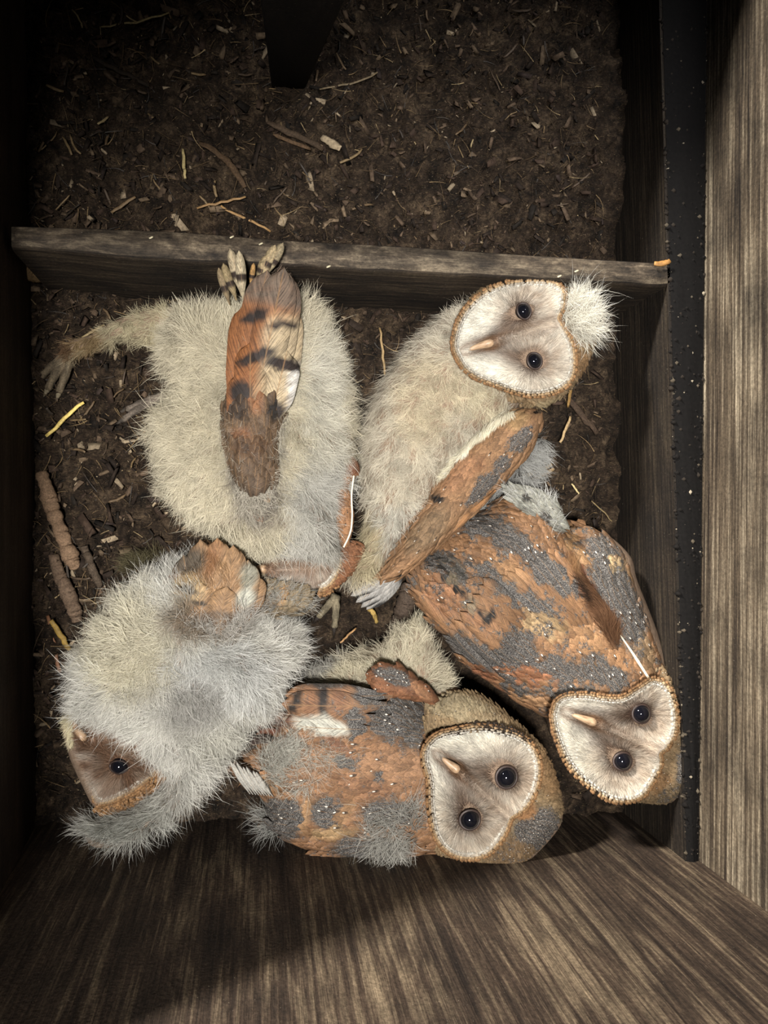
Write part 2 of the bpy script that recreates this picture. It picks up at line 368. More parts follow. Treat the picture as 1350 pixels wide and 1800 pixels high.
class Blob:
    """a rounded mass with the given outline (pixels, taken at height z)"""
    def __init__(s, outline, z, H, R, bot=None, extra=None, n=160, power=0.5):
        s.px = spline(outline, n); s.z = z; s.H = H; s.R = R*K(z); s.bot = z if bot is None else bot; s.extra = extra; s.pw = power
        s.P = W(s.px[:, 0], s.px[:, 1], z)[:, :2]
    def h(s, x, y):
        x = np.asarray(x, float); sh = x.shape
        d = sdist(s.P, x, y).reshape(sh)
        k = 1-np.clip(d/s.R, 0, 1); z = s.z+s.H*np.sqrt(np.maximum(1-k**2, 0))
        if s.extra is not None:
            p = np.stack([x, y, np.full(sh, s.z)], -1); a, b = PX(p); z = z+s.extra(a, b, d)
        return z
    def pt(s, px, py):
        w = W(px, py, s.z+s.H*0.6)
        for _ in range(2): w = W(px, py, s.h(w[..., 0], w[..., 1]))
        e = 0.0012; x, y = w[..., 0], w[..., 1]
        gx = (s.h(x+e, y)-s.h(x-e, y))/(2*e); gy = (s.h(x, y+e)-s.h(x, y-e))/(2*e)
        gx = np.clip(gx, -2.2, 2.2); gy = np.clip(gy, -2.2, 2.2)
        return w, nrm(np.stack([-gx, -gy, np.ones_like(gx)], -1))
    def sample(s, step, poly=None, jit=0.5, margin=0):
        q = s.px if poly is None else spline(poly, 160)
        x0, y0 = q.min(0)-step; x1, y1 = q.max(0)+step
        gx, gy = np.meshgrid(np.arange(x0, x1, step), np.arange(y0, y1, step*0.87))
        gx = gx+(np.arange(gx.shape[0]) % 2)[:, None]*step*0.5
        gx = gx+RNG.uniform(-jit, jit, gx.shape)*step; gy = gy+RNG.uniform(-jit, jit, gy.shape)*step
        gx, gy = gx.ravel(), gy.ravel(); k = sdist(q, gx, gy) > margin
        if poly is not None: k &= sdist(s.px, gx, gy) > 1
        return gx[k], gy[k]
    def mesh_parts(s, cell=0.0022):
        P = s.P; x0, y0 = P.min(0)-cell*1.5; x1, y1 = P.max(0)+cell*1.5
        X, Y = np.meshgrid(np.arange(x0, x1, cell), np.arange(y0, y1, cell), indexing='ij'); sh = X.shape
        d = sdist(P, X, Y).reshape(sh)
        keep = d > -0.75*cell
        # move the outer ring on to the outline
        Q = np.roll(P, -1, 0); E = Q-P; ob = keep & (d < 0.3*cell); q = np.stack([X[ob], Y[ob]], 1)
        if len(q):
            w = q[:, None]-P[None]; t = np.clip((w*E).sum(2)/((E**2).sum(1)+1e-12), 0, 1); c = P[None]+E[None]*t[..., None]
            b = ((q[:, None]-c)**2).sum(2).argmin(1); c = c[np.arange(len(q)), b]; X[ob] = c[:, 0]; Y[ob] = c[:, 1]
        top = s.h(X, Y); top[ob] = s.z
        dd = sdist(P, X, Y).reshape(sh); k = 1-np.clip(dd/(s.R*0.8), 0, 1)
        bot = s.z-s.bot*np.sqrt(np.maximum(1-k**2, 0)); bot[ob] = s.z
        f = gridfaces(*sh); kk = keep.ravel(); f = f[kk[f].all(1)]
        used = np.unique(f); rm = -np.ones(kk.size, int); rm[used] = np.arange(len(used)); ft = rm[f]
        Vt = np.stack([X.ravel(), Y.ravel(), top.ravel()], 1)[used]; Vb = np.stack([X.ravel(), Y.ravel(), bot.ravel()], 1)[used]
        return Vt, ft, Vb
    def add_to(s, mb, colf, cell=0.0022):
        Vt, ft, Vb = s.mesh_parts(cell)
        for V, f in ((Vt, ft[:, ::-1]), (Vb, ft)):
            x, y = PX(V); c = colf(x, y); mb.add(V, f, col=c)

def flow(guides):
    g = np.array(guides, float)
    def f(px, py):
        d2 = (np.asarray(px)[:, None]-g[None, :, 0])**2+(np.asarray(py)[:, None]-g[None, :, 1])**2+200
        w = 1/d2**1.5; v = np.stack([(w*g[None, :, 2]).sum(1), (w*g[None, :, 3]).sum(1)], 1)
        return v/np.maximum(np.linalg.norm(v, axis=1, keepdims=True), 1e-6)
    return f
def to3(pxdir, nor, rise=0.0, wob=0.0):
    """a direction in the picture laid on the surface, then raised off it"""
    v = pxdir[:, 0:1]*np.array([1.0, 0, 0])+pxdir[:, 1:2]*np.array([0, -1.0, 0])
    if wob: 
        a = RNG.normal(0, wob, len(v)); c_, s_ = np.cos(a)[:, None], np.sin(a)[:, None]
        v = np.concatenate([v[:, :1]*c_-v[:, 1:2]*s_, v[:, :1]*s_+v[:, 1:2]*c_, v[:, 2:]], 1)
    v = v-nor*(v*nor).sum(1, keepdims=True); v = nrm(v)
    r = np.broadcast_to(rise, (len(v),))[:, None]
    return nrm(v*np.cos(r)+nor*np.sin(r))

def coat(c):
    c = lin(c); g = c.mean(); return (g+(c-g)*0.74)*0.88*np.array([0.96, 0.98, 0.88])
def patches(base, items, warp=14, wscale=0.03, seed=0, coat=coat):
    """coat colour: base colour with irregular coloured patches (cx, cy, rx, ry, angle, colour, grey)"""
    base = coat(base)
    def f(x, y):
        wx = x+(fbm(x*wscale+seed, y*wscale, 3)-.5)*2*warp; wy = y+(fbm(x*wscale+31, y*wscale+seed, 3)-.5)*2*warp
        c = np.broadcast_to(base, (*np.shape(x), 3)).copy(); g = np.zeros(np.shape(x))
        for it in items:
            cx, cy, rx, ry, a, cc = it[:6]; gr = it[6] if len(it) > 6 else 0.0
            ca, sa = math.cos(math.radians(a)), math.sin(math.radians(a))
            u = ((wx-cx)*ca+(wy-cy)*sa)/rx; v = (-(wx-cx)*sa+(wy-cy)*ca)/ry
            t = 1-smooth(0.62, 1.25, np.sqrt(u*u+v*v))
            c = mix(c, coat(cc), t) if cc is not None else c; g = g*(1-t)+gr*t
        return c, g
    return f

def down(parent, blob, guides, colf, step=1.9, length=26, rise=0.6, poly=None, name='down', width=0.00032, clump=9, wob=0.35, curl=0.28, mb=None, mask=None):
    mb2 = mb or MB()
    px, py = blob.sample(step, poly)
    if mask is not None: k = mask(px, py); px, py = px[k], py[k]
    w, n = blob.pt(px, py); fl = flow(guides)
    # tufts: neighbouring strands lean the same way
    cx, cy = px/clump, py/clump
    a = (fbm(cx*0.4, cy*0.4, 2)-.5)*3.0+(vnoise(cx+9, cy+4)-.5)*2.2
    v = fl(px, py); v = np.stack([v[:, 0]*np.cos(a)-v[:, 1]*np.sin(a), v[:, 0]*np.sin(a)+v[:, 1]*np.cos(a)], 1)
    r = rise+(vnoise(cx+40, cy+77)-.5)*0.7+RNG.normal(0, 0.16, len(px))
    d = to3(v, n, r, wob)
    L = length*K(blob.z)*(0.55+0.5*vnoise(cx+3, cy+8)+RNG.random(len(px))*0.45)
    c = colf(px, py); c = c[0] if isinstance(c, tuple) else c
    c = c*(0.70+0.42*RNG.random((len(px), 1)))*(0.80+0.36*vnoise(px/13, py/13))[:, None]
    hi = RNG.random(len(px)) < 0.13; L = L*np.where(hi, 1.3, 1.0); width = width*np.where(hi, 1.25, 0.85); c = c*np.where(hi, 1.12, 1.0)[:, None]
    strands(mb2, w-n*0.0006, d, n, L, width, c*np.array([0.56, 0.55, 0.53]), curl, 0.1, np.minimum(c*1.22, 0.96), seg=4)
    if mb is None: return mb2.build(name, M['down'], parent)

def coverts(parent, blob, guides, colf, step, length, width, poly=None, name='feathers', lift=0.15, spotp=0.45, mb=None, zoff=0.0, point=0.0, fuzz=True, mask=None):
    mb2 = mb or MB(); px, py = blob.sample(step, poly, 0.32)
    if mask is not None: k = mask(px, py); px, py = px[k], py[k]
    w, n = blob.pt(px, py); v = flow(guides)(px, py); k = K(blob.z)
    d = to3(v, n, lift, 0.13); L = length*k*(0.85+0.3*RNG.random(len(px)))
    base = w+n*(zoff+0.0004)-d*(L*0.35)[:, None]; base = base-n*0.0002
    tint = (0.70+0.55*RNG.random(len(px)))
    def cf(x, y, u, vv, i):
        cx, cy = px[i]*0.45+x*0.55, py[i]*0.45+y*0.55
        r = colf(cx, cy); c, g = r if isinstance(r, tuple) else (r, 0)
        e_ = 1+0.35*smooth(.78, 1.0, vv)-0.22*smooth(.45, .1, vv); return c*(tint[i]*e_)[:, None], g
    _, gg = colf(px, py) if isinstance(colf(px, py), tuple) else (0, np.zeros(len(px)))
    sp = np.where(RNG.random(len(px)) < spotp*np.clip(0.35+gg, 0, 1.2), RNG.choice([0.5, 1.0], len(px)), 0.0)
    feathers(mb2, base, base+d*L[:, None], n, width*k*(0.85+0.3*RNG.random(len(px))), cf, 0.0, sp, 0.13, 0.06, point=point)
    if mb is None:
        o = mb2.build(name, M['feather'], parent)
        return o
    
def vane(mb, b, t, width, colf, z0, z1, spot=0, cup=0.12, arch=0.06, grey=0.0, point=0.0, nor=(0, 0, 1)):
    """one long feather between two pixels at two heights"""
    B = W([b[0]], [b[1]], [z0]); T = W([t[0]], [t[1]], [z1])
    feathers(mb, B, T, np.array([nor], float), np.array([width*K((z0+z1)/2)]), colf, grey, spot, cup, arch, point, nu=9, nv=25)

DOWN = (212, 207, 194)

# ================================================================== the box
def slab(name, a, b, z0, z1, lean, thick, mat, out, uoff=0.0, parent=None):
    """a plank: inner face over the floor line a-b (world xy), leaning outwards by lean (m at z1)"""
    a, b, out = (np.array(q, float) for q in (a, b, out)); L = np.linalg.norm(b-a); n = 40
    m = MB(); t = np.linspace(0, 1, n); zz = np.linspace(z0, z1, 16)
    def face(o0, o1, za, zb, flip, vo):
        s = np.linspace(0, 1, 16)
        P = (a+(b-a)*t[:, None])[:, None]+out*((o0+(o1-o0)*s))[None, :, None]
        Z = np.broadcast_to((za+(zb-za)*s)[None], (n, 16))
        V = np.concatenate([P, Z[..., None]], 2).reshape(-1, 3)
        uv = np.stack([np.broadcast_to((t*L)[:, None], (n, 16)), vo+np.broadcast_to((s*math.hypot(o1-o0, zb-za))[None], (n, 16))], -1).reshape(-1, 2)+uoff
        f = gridfaces(n, 16); m.add(V, f[:, ::-1] if flip else f, uv=uv)
    face(0, lean, z0, z1, False, 0); face(lean, lean+thick, z1, z1, False, 0.5)
    face(thick, lean+thick, z0, z1, True, 1.0); face(0, thick, z0, z0, True, 1.5)
    for tt, fl in ((0, True), (1, False)):
        p = a+(b-a)*tt; V = [[*p, z0], [*(p+out*thick), z0], [*(p+out*(lean+thick)), z1], [*(p+out*lean), z1]]
        m.add(V, np.array([[0, 1, 2, 3]])[:, ::(-1 if fl else 1)], uv=[[0, 0], [0, thick], [.3, thick], [.3, 0]])
    return m.build(name, mat, parent, False)
def xy(px, py, z=0.0): return W(px, py, z)[..., :2]
ZL = 0.095
a, b = xy(1040, -260), xy(1083, 1450)
ua, ub = xy(1246, -330, ZL), xy(1226, 1640, ZL)
dr = nrm(b-a); outr = np.array([-dr[1], dr[0]]); outr = outr if outr[0] > 0 else -outr
tag(slab('wall_right', ua, ub, 0.0, 0.36, 0.002, 0.02, M['wall_right'], outr), kind='structure')
low = MB()
Vl = [[*a, 0], [*b, 0], [*b, ZL], [*a, ZL], [*(ua), ZL], [*(ub), ZL]]
n = 60; t = np.linspace(0, 1, n)[:, None]
A = a+(b-a)*t; Bq = ua+(ub-ua)*t
for k, (P0, P1, z0, z1) in enumerate(((A, A, 0, ZL), (A, Bq, ZL, ZL))):
    s = np.linspace(0, 1, 8)[None, :, None]; P = P0[:, None]*(1-s)+P1[:, None]*s; Z = np.broadcast_to(z0+(z1-z0)*s, (n, 8, 1))
    uvv = np.stack([np.broadcast_to(t*np.linalg.norm(b-a), (n, 8)), np.broadcast_to(s[..., 0]*0.09+0.1*k, (n, 8))], -1)
    low.add(np.concatenate([P, Z], 2), gridfaces(n, 8), uv=uvv)
tag(low.build('trim_1', M['wall_low'], None, False), label='brown inner plank along the foot of the right wall', kind='structure')
# left, bottom and top walls
la, lb = xy(58, -260), xy(72, 1560)
tag(slab('wall_left', la, lb, 0, 0.27, -0.022, 0.02, M['wall_left'], (-1, 0.0)), kind='structure')
ba, bb = xy(20, 1436), xy(1230, 1416)
db = nrm(bb-ba); outb = np.array([db[1], -db[0]]); outb = outb if outb[1] < 0 else -outb
def bottom_wall():
    m = MB(); n1, n2 = 90, 60; t = np.linspace(0, 1, n1)[:, None]; s = np.linspace(0, 1, n2)[None]
    P = (ba+(bb-ba)*t)[:, None]+outb*(0.014*s)[..., None]; Z = 0.36*s+0*t
    V = np.concatenate([P, Z[..., None]], 2); L = np.linalg.norm(bb-ba)
    uv = np.stack([0*t+s*0.36, t*L+0*s], -1)                    # grain runs up the wall
    m.add(V, gridfaces(n1, n2), uv=uv)
    V2 = V.copy(); V2[..., :2] += outb*0.015; m.add(V2, gridfaces(n1, n2)[:, ::-1], uv=uv)
    k = np.arange(n1-1)*n2+n2-1; f = np.stack([k, k+n2, k+n2+n1*n2, k+n1*n2], 1); m.F[4].append(f)
    return m.build('wall_bottom', M['wall_bottom'], None, False)
tag(bottom_wall(), kind='structure')
tag(slab('wall_top', xy(20, -240), xy(1260, -240), 0, 0.26, 0, 0.02, M['wall_left'], (0, 1.0)), kind='structure')

# floor of trodden litter
def soil_h(px, py):
    h = 0.006+0.016*fbm(px*0.008, py*0.008, 3)+0.018*(fbm(px*0.03+7, py*0.03, 4)-.5)+0.010*(fbm(px*0.10, py*0.10+9, 3)-.5)
    h = h+0.018*smooth(470, 380, py)*(0.4+0.8*fbm(px*0.006+3, py*0.006, 2))
    h = h+0.006*smooth(700, 900, px)*smooth(1000, 800, py)-0.010*np.exp(-(((px-270)/70)**2+((py-150)/60)**2))-0.012*np.exp(-(((px-215)/22)**2+((py-290)/60)**2))
    return np.maximum(h, 0.001)
def floor():
    nx, ny = 420, 620
    gx, gy = np.meshgrid(np.linspace(44, 1100, nx), np.linspace(-250, 1450, ny), indexing='ij')
    p = W(gx, gy, 0.0); p[..., 2] = soil_h(gx, gy)
    m = MB(); m.add(p, gridfaces(nx, ny)[:, ::-1]); return m.build('floor', M['soil'])
tag(floor(), kind='structure')
def soil_pt(px, py, up=0.0):
    """the point of the litter seen at a pixel"""
    px = np.asarray(px, float); py = np.asarray(py, float); w = W(px, py, 0.015)
    for _ in range(3):
        q = w.copy(); q[..., 2] = 0; a_, b_ = PX(q); w = W(px, py, soil_h(a_, b_)+up)
    return w

# divider board standing across the box
def board():
    back = np.array([(20, 394), (300, 404), (500, 419), (700, 430), (950, 447), (1178, 461)], float); front = np.array([(20, 436), (300, 458), (500, 467), (700, 479), (950, 492), (1178, 503)], float)
    n = 90; bk = spline(back, n, False); fr = spline(front, n, False)
    B_, F_ = W(bk[:, 0], bk[:, 1], ZL), W(fr[:, 0], fr[:, 1], ZL)
    wob = (fbm(np.arange(n)*0.35, np.arange(n)*0+3, 3)-.5)*0.0016
    F_[:, 1] += wob; rows = []
    F0 = F_.copy(); F0[:, 2] = 0; F0[:, 1] += 0.004
    Bk0 = B_.copy(); Bk0[:, 2] = 0
    L = [F0, F_-[0, 0, 0.003], F_+[0, 0.0016, 0], B_-[0, 0.0016, 0], B_-[0, 0, 0.003], Bk0]
    vs = [0, 0.09, 0.094, 0.115, 0.12, 0.21]; V = np.stack(L, 1)
    k = len(L); s = np.linspace(0, 0.45, n)
    m = MB(); m.add(V, gridfaces(n, k), uv=np.stack([np.broadcast_to(s[:, None], (n, k)), np.broadcast_to(np.array(vs)[None], (n, k))], -1))
    for i in (0, n-1): m.add(V[i], np.array([[0, 1, 4, 5], [1, 2, 3, 4]]), uv=np.array([[0, v] for v in vs]))
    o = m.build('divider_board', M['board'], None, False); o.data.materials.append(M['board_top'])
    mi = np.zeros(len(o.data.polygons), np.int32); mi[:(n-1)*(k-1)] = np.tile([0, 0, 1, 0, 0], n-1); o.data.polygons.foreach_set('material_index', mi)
    return tag(o, 'rough wooden divider board set on edge across the nest box above the owls', 'board')
board()
def hexa(name, q, mat, label, cat):
    """eight corners (px, py, z): four low then four high; edges softened"""
    V = np.array([W(*c) for c in q]); m = MB()
    F = np.array([[0, 1, 2, 3], [7, 6, 5, 4], [0, 4, 5, 1], [1, 5, 6, 2], [2, 6, 7, 3], [3, 7, 4, 0]])
    uv = np.array([[0, 0], [0, .03], [0, .06], [0, .09], [.25, 0], [.25, .03], [.25, .06], [.25, .09]])
    m.add(V, F, uv=uv); o = m.build(name, mat, None, False)
    bv = o.modifiers.new('soft_edges', 'BEVEL'); bv.width = 0.002; bv.segments = 2
    return tag(o, label, cat)
hexa('leaning_plank', [(478, 168, 0.012), (532, 168, 0.012), (538, 130, 0.012), (486, 130, 0.012), (452, -40, 0.20), (626, -40, 0.20), (628, -90, 0.20), (455, -90, 0.20)], M['post'], 'blackened plank end leaning into the litter at the top of the box', 'plank')

# ================================================================== loose litter
def in_litter(n, top_only=0.0):
    px = RNG.uniform(50, 1060, n); py = RNG.uniform(-200, 1400, n); return px, py
OWLS_POLY = spline([(250, 560), (420, 500), (540, 520), (640, 690), (720, 600), (830, 520), (1000, 520), (1010, 690), (940, 780), (1050, 930), (1220, 1260), (1150, 1400), (980, 1400), (900, 1520), (450, 1490), (160, 1480), (120, 1250), (150, 1080), (300, 970), (260, 800)], 150)
def scraps():
    m = MB(); n = 15000
    px, py = in_litter(n); k = (py < 405) | (sdist(OWLS_POLY, px, py) < 25); k &= RNG.random(n) < (0.25+0.9*vnoise(px*0.02, py*0.02)); px, py = px[k], py[k]; n = len(px)
    P = soil_pt(px, py, 0.0007); big = RNG.random(n)**4; s = (0.0008+0.0060*big)
    a = RNG.uniform(0, 6.283, n); d = np.stack([np.cos(a), np.sin(a), RNG.normal(0, .35, n)], 1); d = nrm(d); e = nrm(np.cross(d, nrm(np.stack([RNG.normal(0, .5, n), RNG.normal(0, .5, n), np.ones(n)], 1)))); f = np.cross(d, e)
    l1 = s*RNG.uniform(1, 2.4, n); l2 = s*RNG.uniform(0.35, 0.9, n); l3 = s*RNG.uniform(0.12, 0.4, n)
    cube = np.array([[-1, -1, -1], [1, -1, -1], [1, 1, -1], [-1, 1, -1], [-1, -1, 1], [1, -1, 1], [1, 1, 1], [-1, 1, 1]])*.5
    J = cube[None]*RNG.uniform(0.55, 1.25, (n, 8, 3))
    V = P[:, None]+J[..., :1]*(d*l1[:, None])[:, None]+J[..., 1:2]*(e*l2[:, None])[:, None]+J[..., 2:3]*(f*l3[:, None])[:, None]
    Fc = np.array([[0, 3, 2, 1], [4, 5, 6, 7], [0, 1, 5, 4], [1, 2, 6, 5], [2, 3, 7, 6], [3, 0, 4, 7]])
    pal = lin(np.array([(44, 34, 26), (66, 50, 38), (88, 70, 52), (36, 30, 24), (110, 90, 66), (150, 130, 100), (58, 46, 40)])); ch = RNG.choice(7, n, p=[.26, .22, .16, .16, .10, .06, .04])
    c = (pal[ch]*0.8+pal[ch].mean(1, keepdims=True)*0.2)*RNG.uniform(0.7, 1.3, (n, 1))
    m.add(V.reshape(-1, 3), (np.arange(n)[:, None, None]*8+Fc[None]).reshape(-1, 4), col=np.repeat(c, 8, 0))
    return tag(m.build('litter_scraps', M['chips'], None, False), 'dark crumbly scraps of pellet and bark lying all over the box floor', 'litter', kind='stuff')
scraps()
def fibres():
    m = MB(); n = 5200; px, py = in_litter(n); k = (py < 410) | (sdist(OWLS_POLY, px, py) < 30); px, py = px[k], py[k]; n = len(px)
    P = soil_pt(px, py, 0.0008); a = RNG.uniform(0, 6.283, n); d = nrm(np.stack([np.cos(a), np.sin(a), RNG.normal(0.05, .18, n)], 1)); up = np.tile([0, 0, 1.0], (n, 1))
    pal = lin(np.array([(60, 48, 36), (88, 72, 52), (120, 100, 72), (150, 130, 96), (74, 70, 66)])); c = pal[RNG.choice(5, n, p=[.42, .28, .14, .05, .11])]*RNG.uniform(.7, 1.2, (n, 1))
    strands(m, P, d, up, RNG.uniform(0.004, 0.020, n), RNG.uniform(0.0003, 0.0009, n), c, 0.35, 0.0, seg=4)
    tag(m.build('litter_fibres', M['chips'], None), 'thin brown plant fibres and old down tangled through the litter', 'litter', kind='stuff')
fibres()
def grit():
    m = MB(); n = 4200; t = RNG.random(n)[:, None]; s = RNG.random(n)[:, None]; P = (a+(b-a)*t)*(1-s)+(ua+(ub-ua)*t)*s
    P = np.concatenate([P, np.full((n, 1), ZL)], 1); z = RNG.random(n)**3*0.0022+0.0004
    dv = nrm(RNG.normal(0, 1, (n, 6, 3)))*(z[:, None, None]*RNG.uniform(.6, 1.3, (n, 6, 1)))
    oct_ = np.array([[1, 0, 0], [-1, 0, 0], [0, 1, 0], [0, -1, 0], [0, 0, 1], [0, 0, -1]])*1.0
    V = P[:, None]+oct_[None]*z[:, None, None]*RNG.uniform(.5, 1.4, (n, 6, 1)); Fo = np.array([[0, 2, 4], [2, 1, 4], [1, 3, 4], [3, 0, 4], [2, 0, 5], [1, 2, 5], [3, 1, 5], [0, 3, 5]])
    pal = lin(np.array([(20, 17, 15), (44, 38, 32), (80, 72, 60), (140, 130, 112)])); c = pal[RNG.choice(4, n, p=[.6, .28, .09, .03])]
    m.add(V.reshape(-1, 3), (np.arange(n)[:, None, None]*6+Fo[None]).reshape(-1, 3), col=np.repeat(c, 6, 0))
    # a black crust under the grains
    k = 80; tt = np.linspace(0, 1, k)[:, None, None]; ss = np.linspace(0.06, 0.98, 9)[None, :, None]
    Q = (a+(b-a)*tt)*(1-ss)+(ua+(ub-ua)*tt)*ss; x_, y_ = Q[..., 0]*900, Q[..., 1]*900
    Z = ZL+0.0006+0.0022*fbm(x_*0.3, y_*0.3, 3)*np.sin(np.linspace(0, np.pi, 9))[None]
    m.add(np.concatenate([Q, Z[..., None]], 2), gridfaces(k, 9), col=lin((13, 11, 10)))
    return tag(m.build('ledge_grit', M['chips'], None), 'black granular dirt heaped on the ledge beside the right wall', 'dirt', kind='stuff')
grit()

def straw(px0, px1, w=3.0, z0=0.002, z1=0.002, colr=(150, 128, 84), bend=0.0, name='straw', label=None, group=None, flat=0.45, base='soil', seg=8, cat='straw', taper=True, mat='straw', jit=0.12, n=9):
    p0 = soil_pt(*px0, z0) if base == 'soil' else W(*px0, z0); p1 = soil_pt(*px1, z1) if base == 'soil' else W(*px1, z1)
    t = np.linspace(0, 1, n)[:, None]; P = p0+(p1-p0)*t; L = np.linalg.norm(p1-p0); s = nrm(np.cross(p1-p0, [0, 0, 1.0]))
    P = P+s*(bend*L*4*t*(1-t))+s*(RNG.normal(0, 0.012, (n, 1))*L); r = np.full(n, w*K()*0.5)
    if taper: r = r*(0.75+0.25*np.sin(np.pi*t[:, 0]))
    V, Fs, uv = tube(P, r, seg, flat, True, jit)
    m = MB(); c = lin(colr)*(0.8+0.4*RNG.random((len(V), 1))); m.add(V, Fs, uv=uv, col=c); o = m.build(name, M[mat], None)
    return tag(o, label, cat, group)
# the ones that stand out
straw((80, 766), (146, 706), 7, .004, .006, (222, 196, 112), name='reed_shred', label='bright yellow shred of reed lying beside the left wall', cat='straw')
straw((178, 48), (296, 22), 4, .003, .005, (150, 134, 92), .03, label='long pale straw near the top left corner of the box')
straw((322, 262), (325, 314), 6, .004, .003, (178, 160, 112), label='short upright pale split straw in the middle of the upper litter')
straw((388, 362), (476, 406), 5, .004, .003, (166, 130, 84), label='tan straw lying slantwise against the divider board')
straw((346, 366), (432, 346), 5, .005, .006, (150, 118, 78), label='brown straw crossing just above the slanting tan straw')
straw((562, 158), (664, 128), 4, .004, .004, (120, 104, 78), .04, label='thin brown straw beside the foot of the blackened plank')
straw((668, 576), (676, 660), 5, .012, .008, (140, 116, 78), label='upright straw in the gap between the two pale-bellied owls')
straw((1006, 672), (998, 716), 7, .02, .01, (140, 110, 66), label='brown straw stub below the tufted head of the upper right owl')
straw((985, 778), (1003, 732), 6, .015, .012, (170, 144, 104), label='forked pale straw below the upper right owl')
straw((920, 838), (970, 816), 9, .012, .012, (160, 138, 100), label='upper of two thick straws behind the grey back down')
straw((930, 846), (974, 824), 8, .010, .012, (140, 116, 82), label='lower of two thick straws behind the grey back down')
straw((1005, 850), (1018, 868), 4, .01, .01, (200, 180, 130), label='tiny bright straw chip in the right hand litter')
straw((1040, 880), (1076, 916), 3, .012, .01, (130, 112, 78), label='thin straw by the inner plank above the speckled back')
straw((84, 1082), (104, 1182), 8, .004, .004, (120, 84, 60), label='long brown stalk standing against the left wall', name='stalk', cat='stalk')
straw((90, 1090), (122, 1142), 10, .006, .005, (150, 122, 60), label='yellow brown hollow stalk beside the left wall', name='stalk', cat='stalk')
straw((598, 1130), (626, 1104), 4, .01, .012, (160, 124, 84), label='tan straw between the grey feet and the lower owl')
straw((196, 374), (238, 346), 6, .004, .004, (120, 98, 70), label='dull brown splinter in the upper left litter', name='splinter', cat='splinter')
straw((470, 214), (568, 262), 12, .006, .006, (74, 60, 46), label='wide dark splintered stick in the upper litter', name='stick', cat='stick', mat='bark', jit=.5)
straw((480, 236), (546, 262), 9, .003, .005, (92, 72, 52), label='lesser splintered stick tucked under the wide dark stick', name='stick', cat='stick', mat='bark', jit=.5)
straw((352, 250), (430, 330), 12, .004, .004, (84, 66, 48), -.1, label='bent fibrous bark strip in the upper litter', name='bark_strip', cat='bark', flat=.3, mat='bark', jit=.6)
straw((160, 100), (262, 150), 9, .003, .003, (46, 38, 30), label='dark twig in the shaded upper left litter', name='twig', cat='twig', mat='bark')
straw((566, 240), (598, 262), 16, .004, .006, (168, 150, 122), label='pale broken bone-coloured bark flake in the upper litter', name='bark_flake', cat='bark', flat=.3, mat='chips', jit=.6)
straw((1000, 700), (1050, 762), 14, .008, .006, (70, 56, 44), label='dark curved twig behind the upper right owl', name='twig', cat='twig', mat='bark', jit=.4)
straw((1150, 463), (1178, 458), 10, .097, .099, (150, 108, 56), .1, base='w', label='curled orange brown leaf scrap on the far end of the divider board', name='leaf_scrap', cat='leaf', flat=.3)
# thick droppings-coated twigs by the left wall
def twig(path, rads, label, colr=(96, 78, 62), name='knobbly_twig', z=.008):
    q = spline(path, 60, False); P = soil_pt(q[:, 0], q[:, 1], 0); P[:, 2] = P[:, 2].mean()*0.5+P[:, 2]*0.5+z*0.6
    r = np.interp(np.linspace(0, 1, 60), np.linspace(0, 1, len(rads)), rads)*K(); r = r*(0.85+0.45*fbm(np.arange(60)*0.3+path[0][0], np.arange(60)*0+2, 3))
    V, Fs, uv = tube(P, r, 16, .85, True, .18); m = MB(); c = lin(colr)*(0.7+0.6*fbm(V[:, 0]*500, V[:, 1]*500, 3))[:, None]
    m.add(V, Fs, uv=uv, col=c); tag(m.build(name, M['bark'], None), label, 'twig')
twig([(78, 832), (92, 880), (108, 930), (126, 980), (136, 998)], [9, 13, 11, 13, 8], 'thick knobbly brown twig lying along the left wall', (128, 104, 82))
twig([(96, 975), (112, 1020), (130, 1060), (140, 1090)], [8, 11, 12, 8], 'shorter knobbly twig just below the thick one by the left wall', (104, 86, 70))
twig([(150, 960), (165, 1000), (180, 1030)], [6, 7, 5], 'short dark twig between the knobbly twigs and the fluffy owl', (80, 68, 56), 'twig')
twig([(718, 1030), (712, 1060), (694, 1100)], [14, 18, 12], 'dark crumbling bark lump under the grey wing tips', (74, 62, 52), 'bark_lump')
twig([(30, 488), (80, 490), (118, 492), (150, 498)], [16, 15, 13, 7], 'broken brown wood chunk wedged at the left end of the divider board', (128, 104, 72), 'wood_chunk', .02)
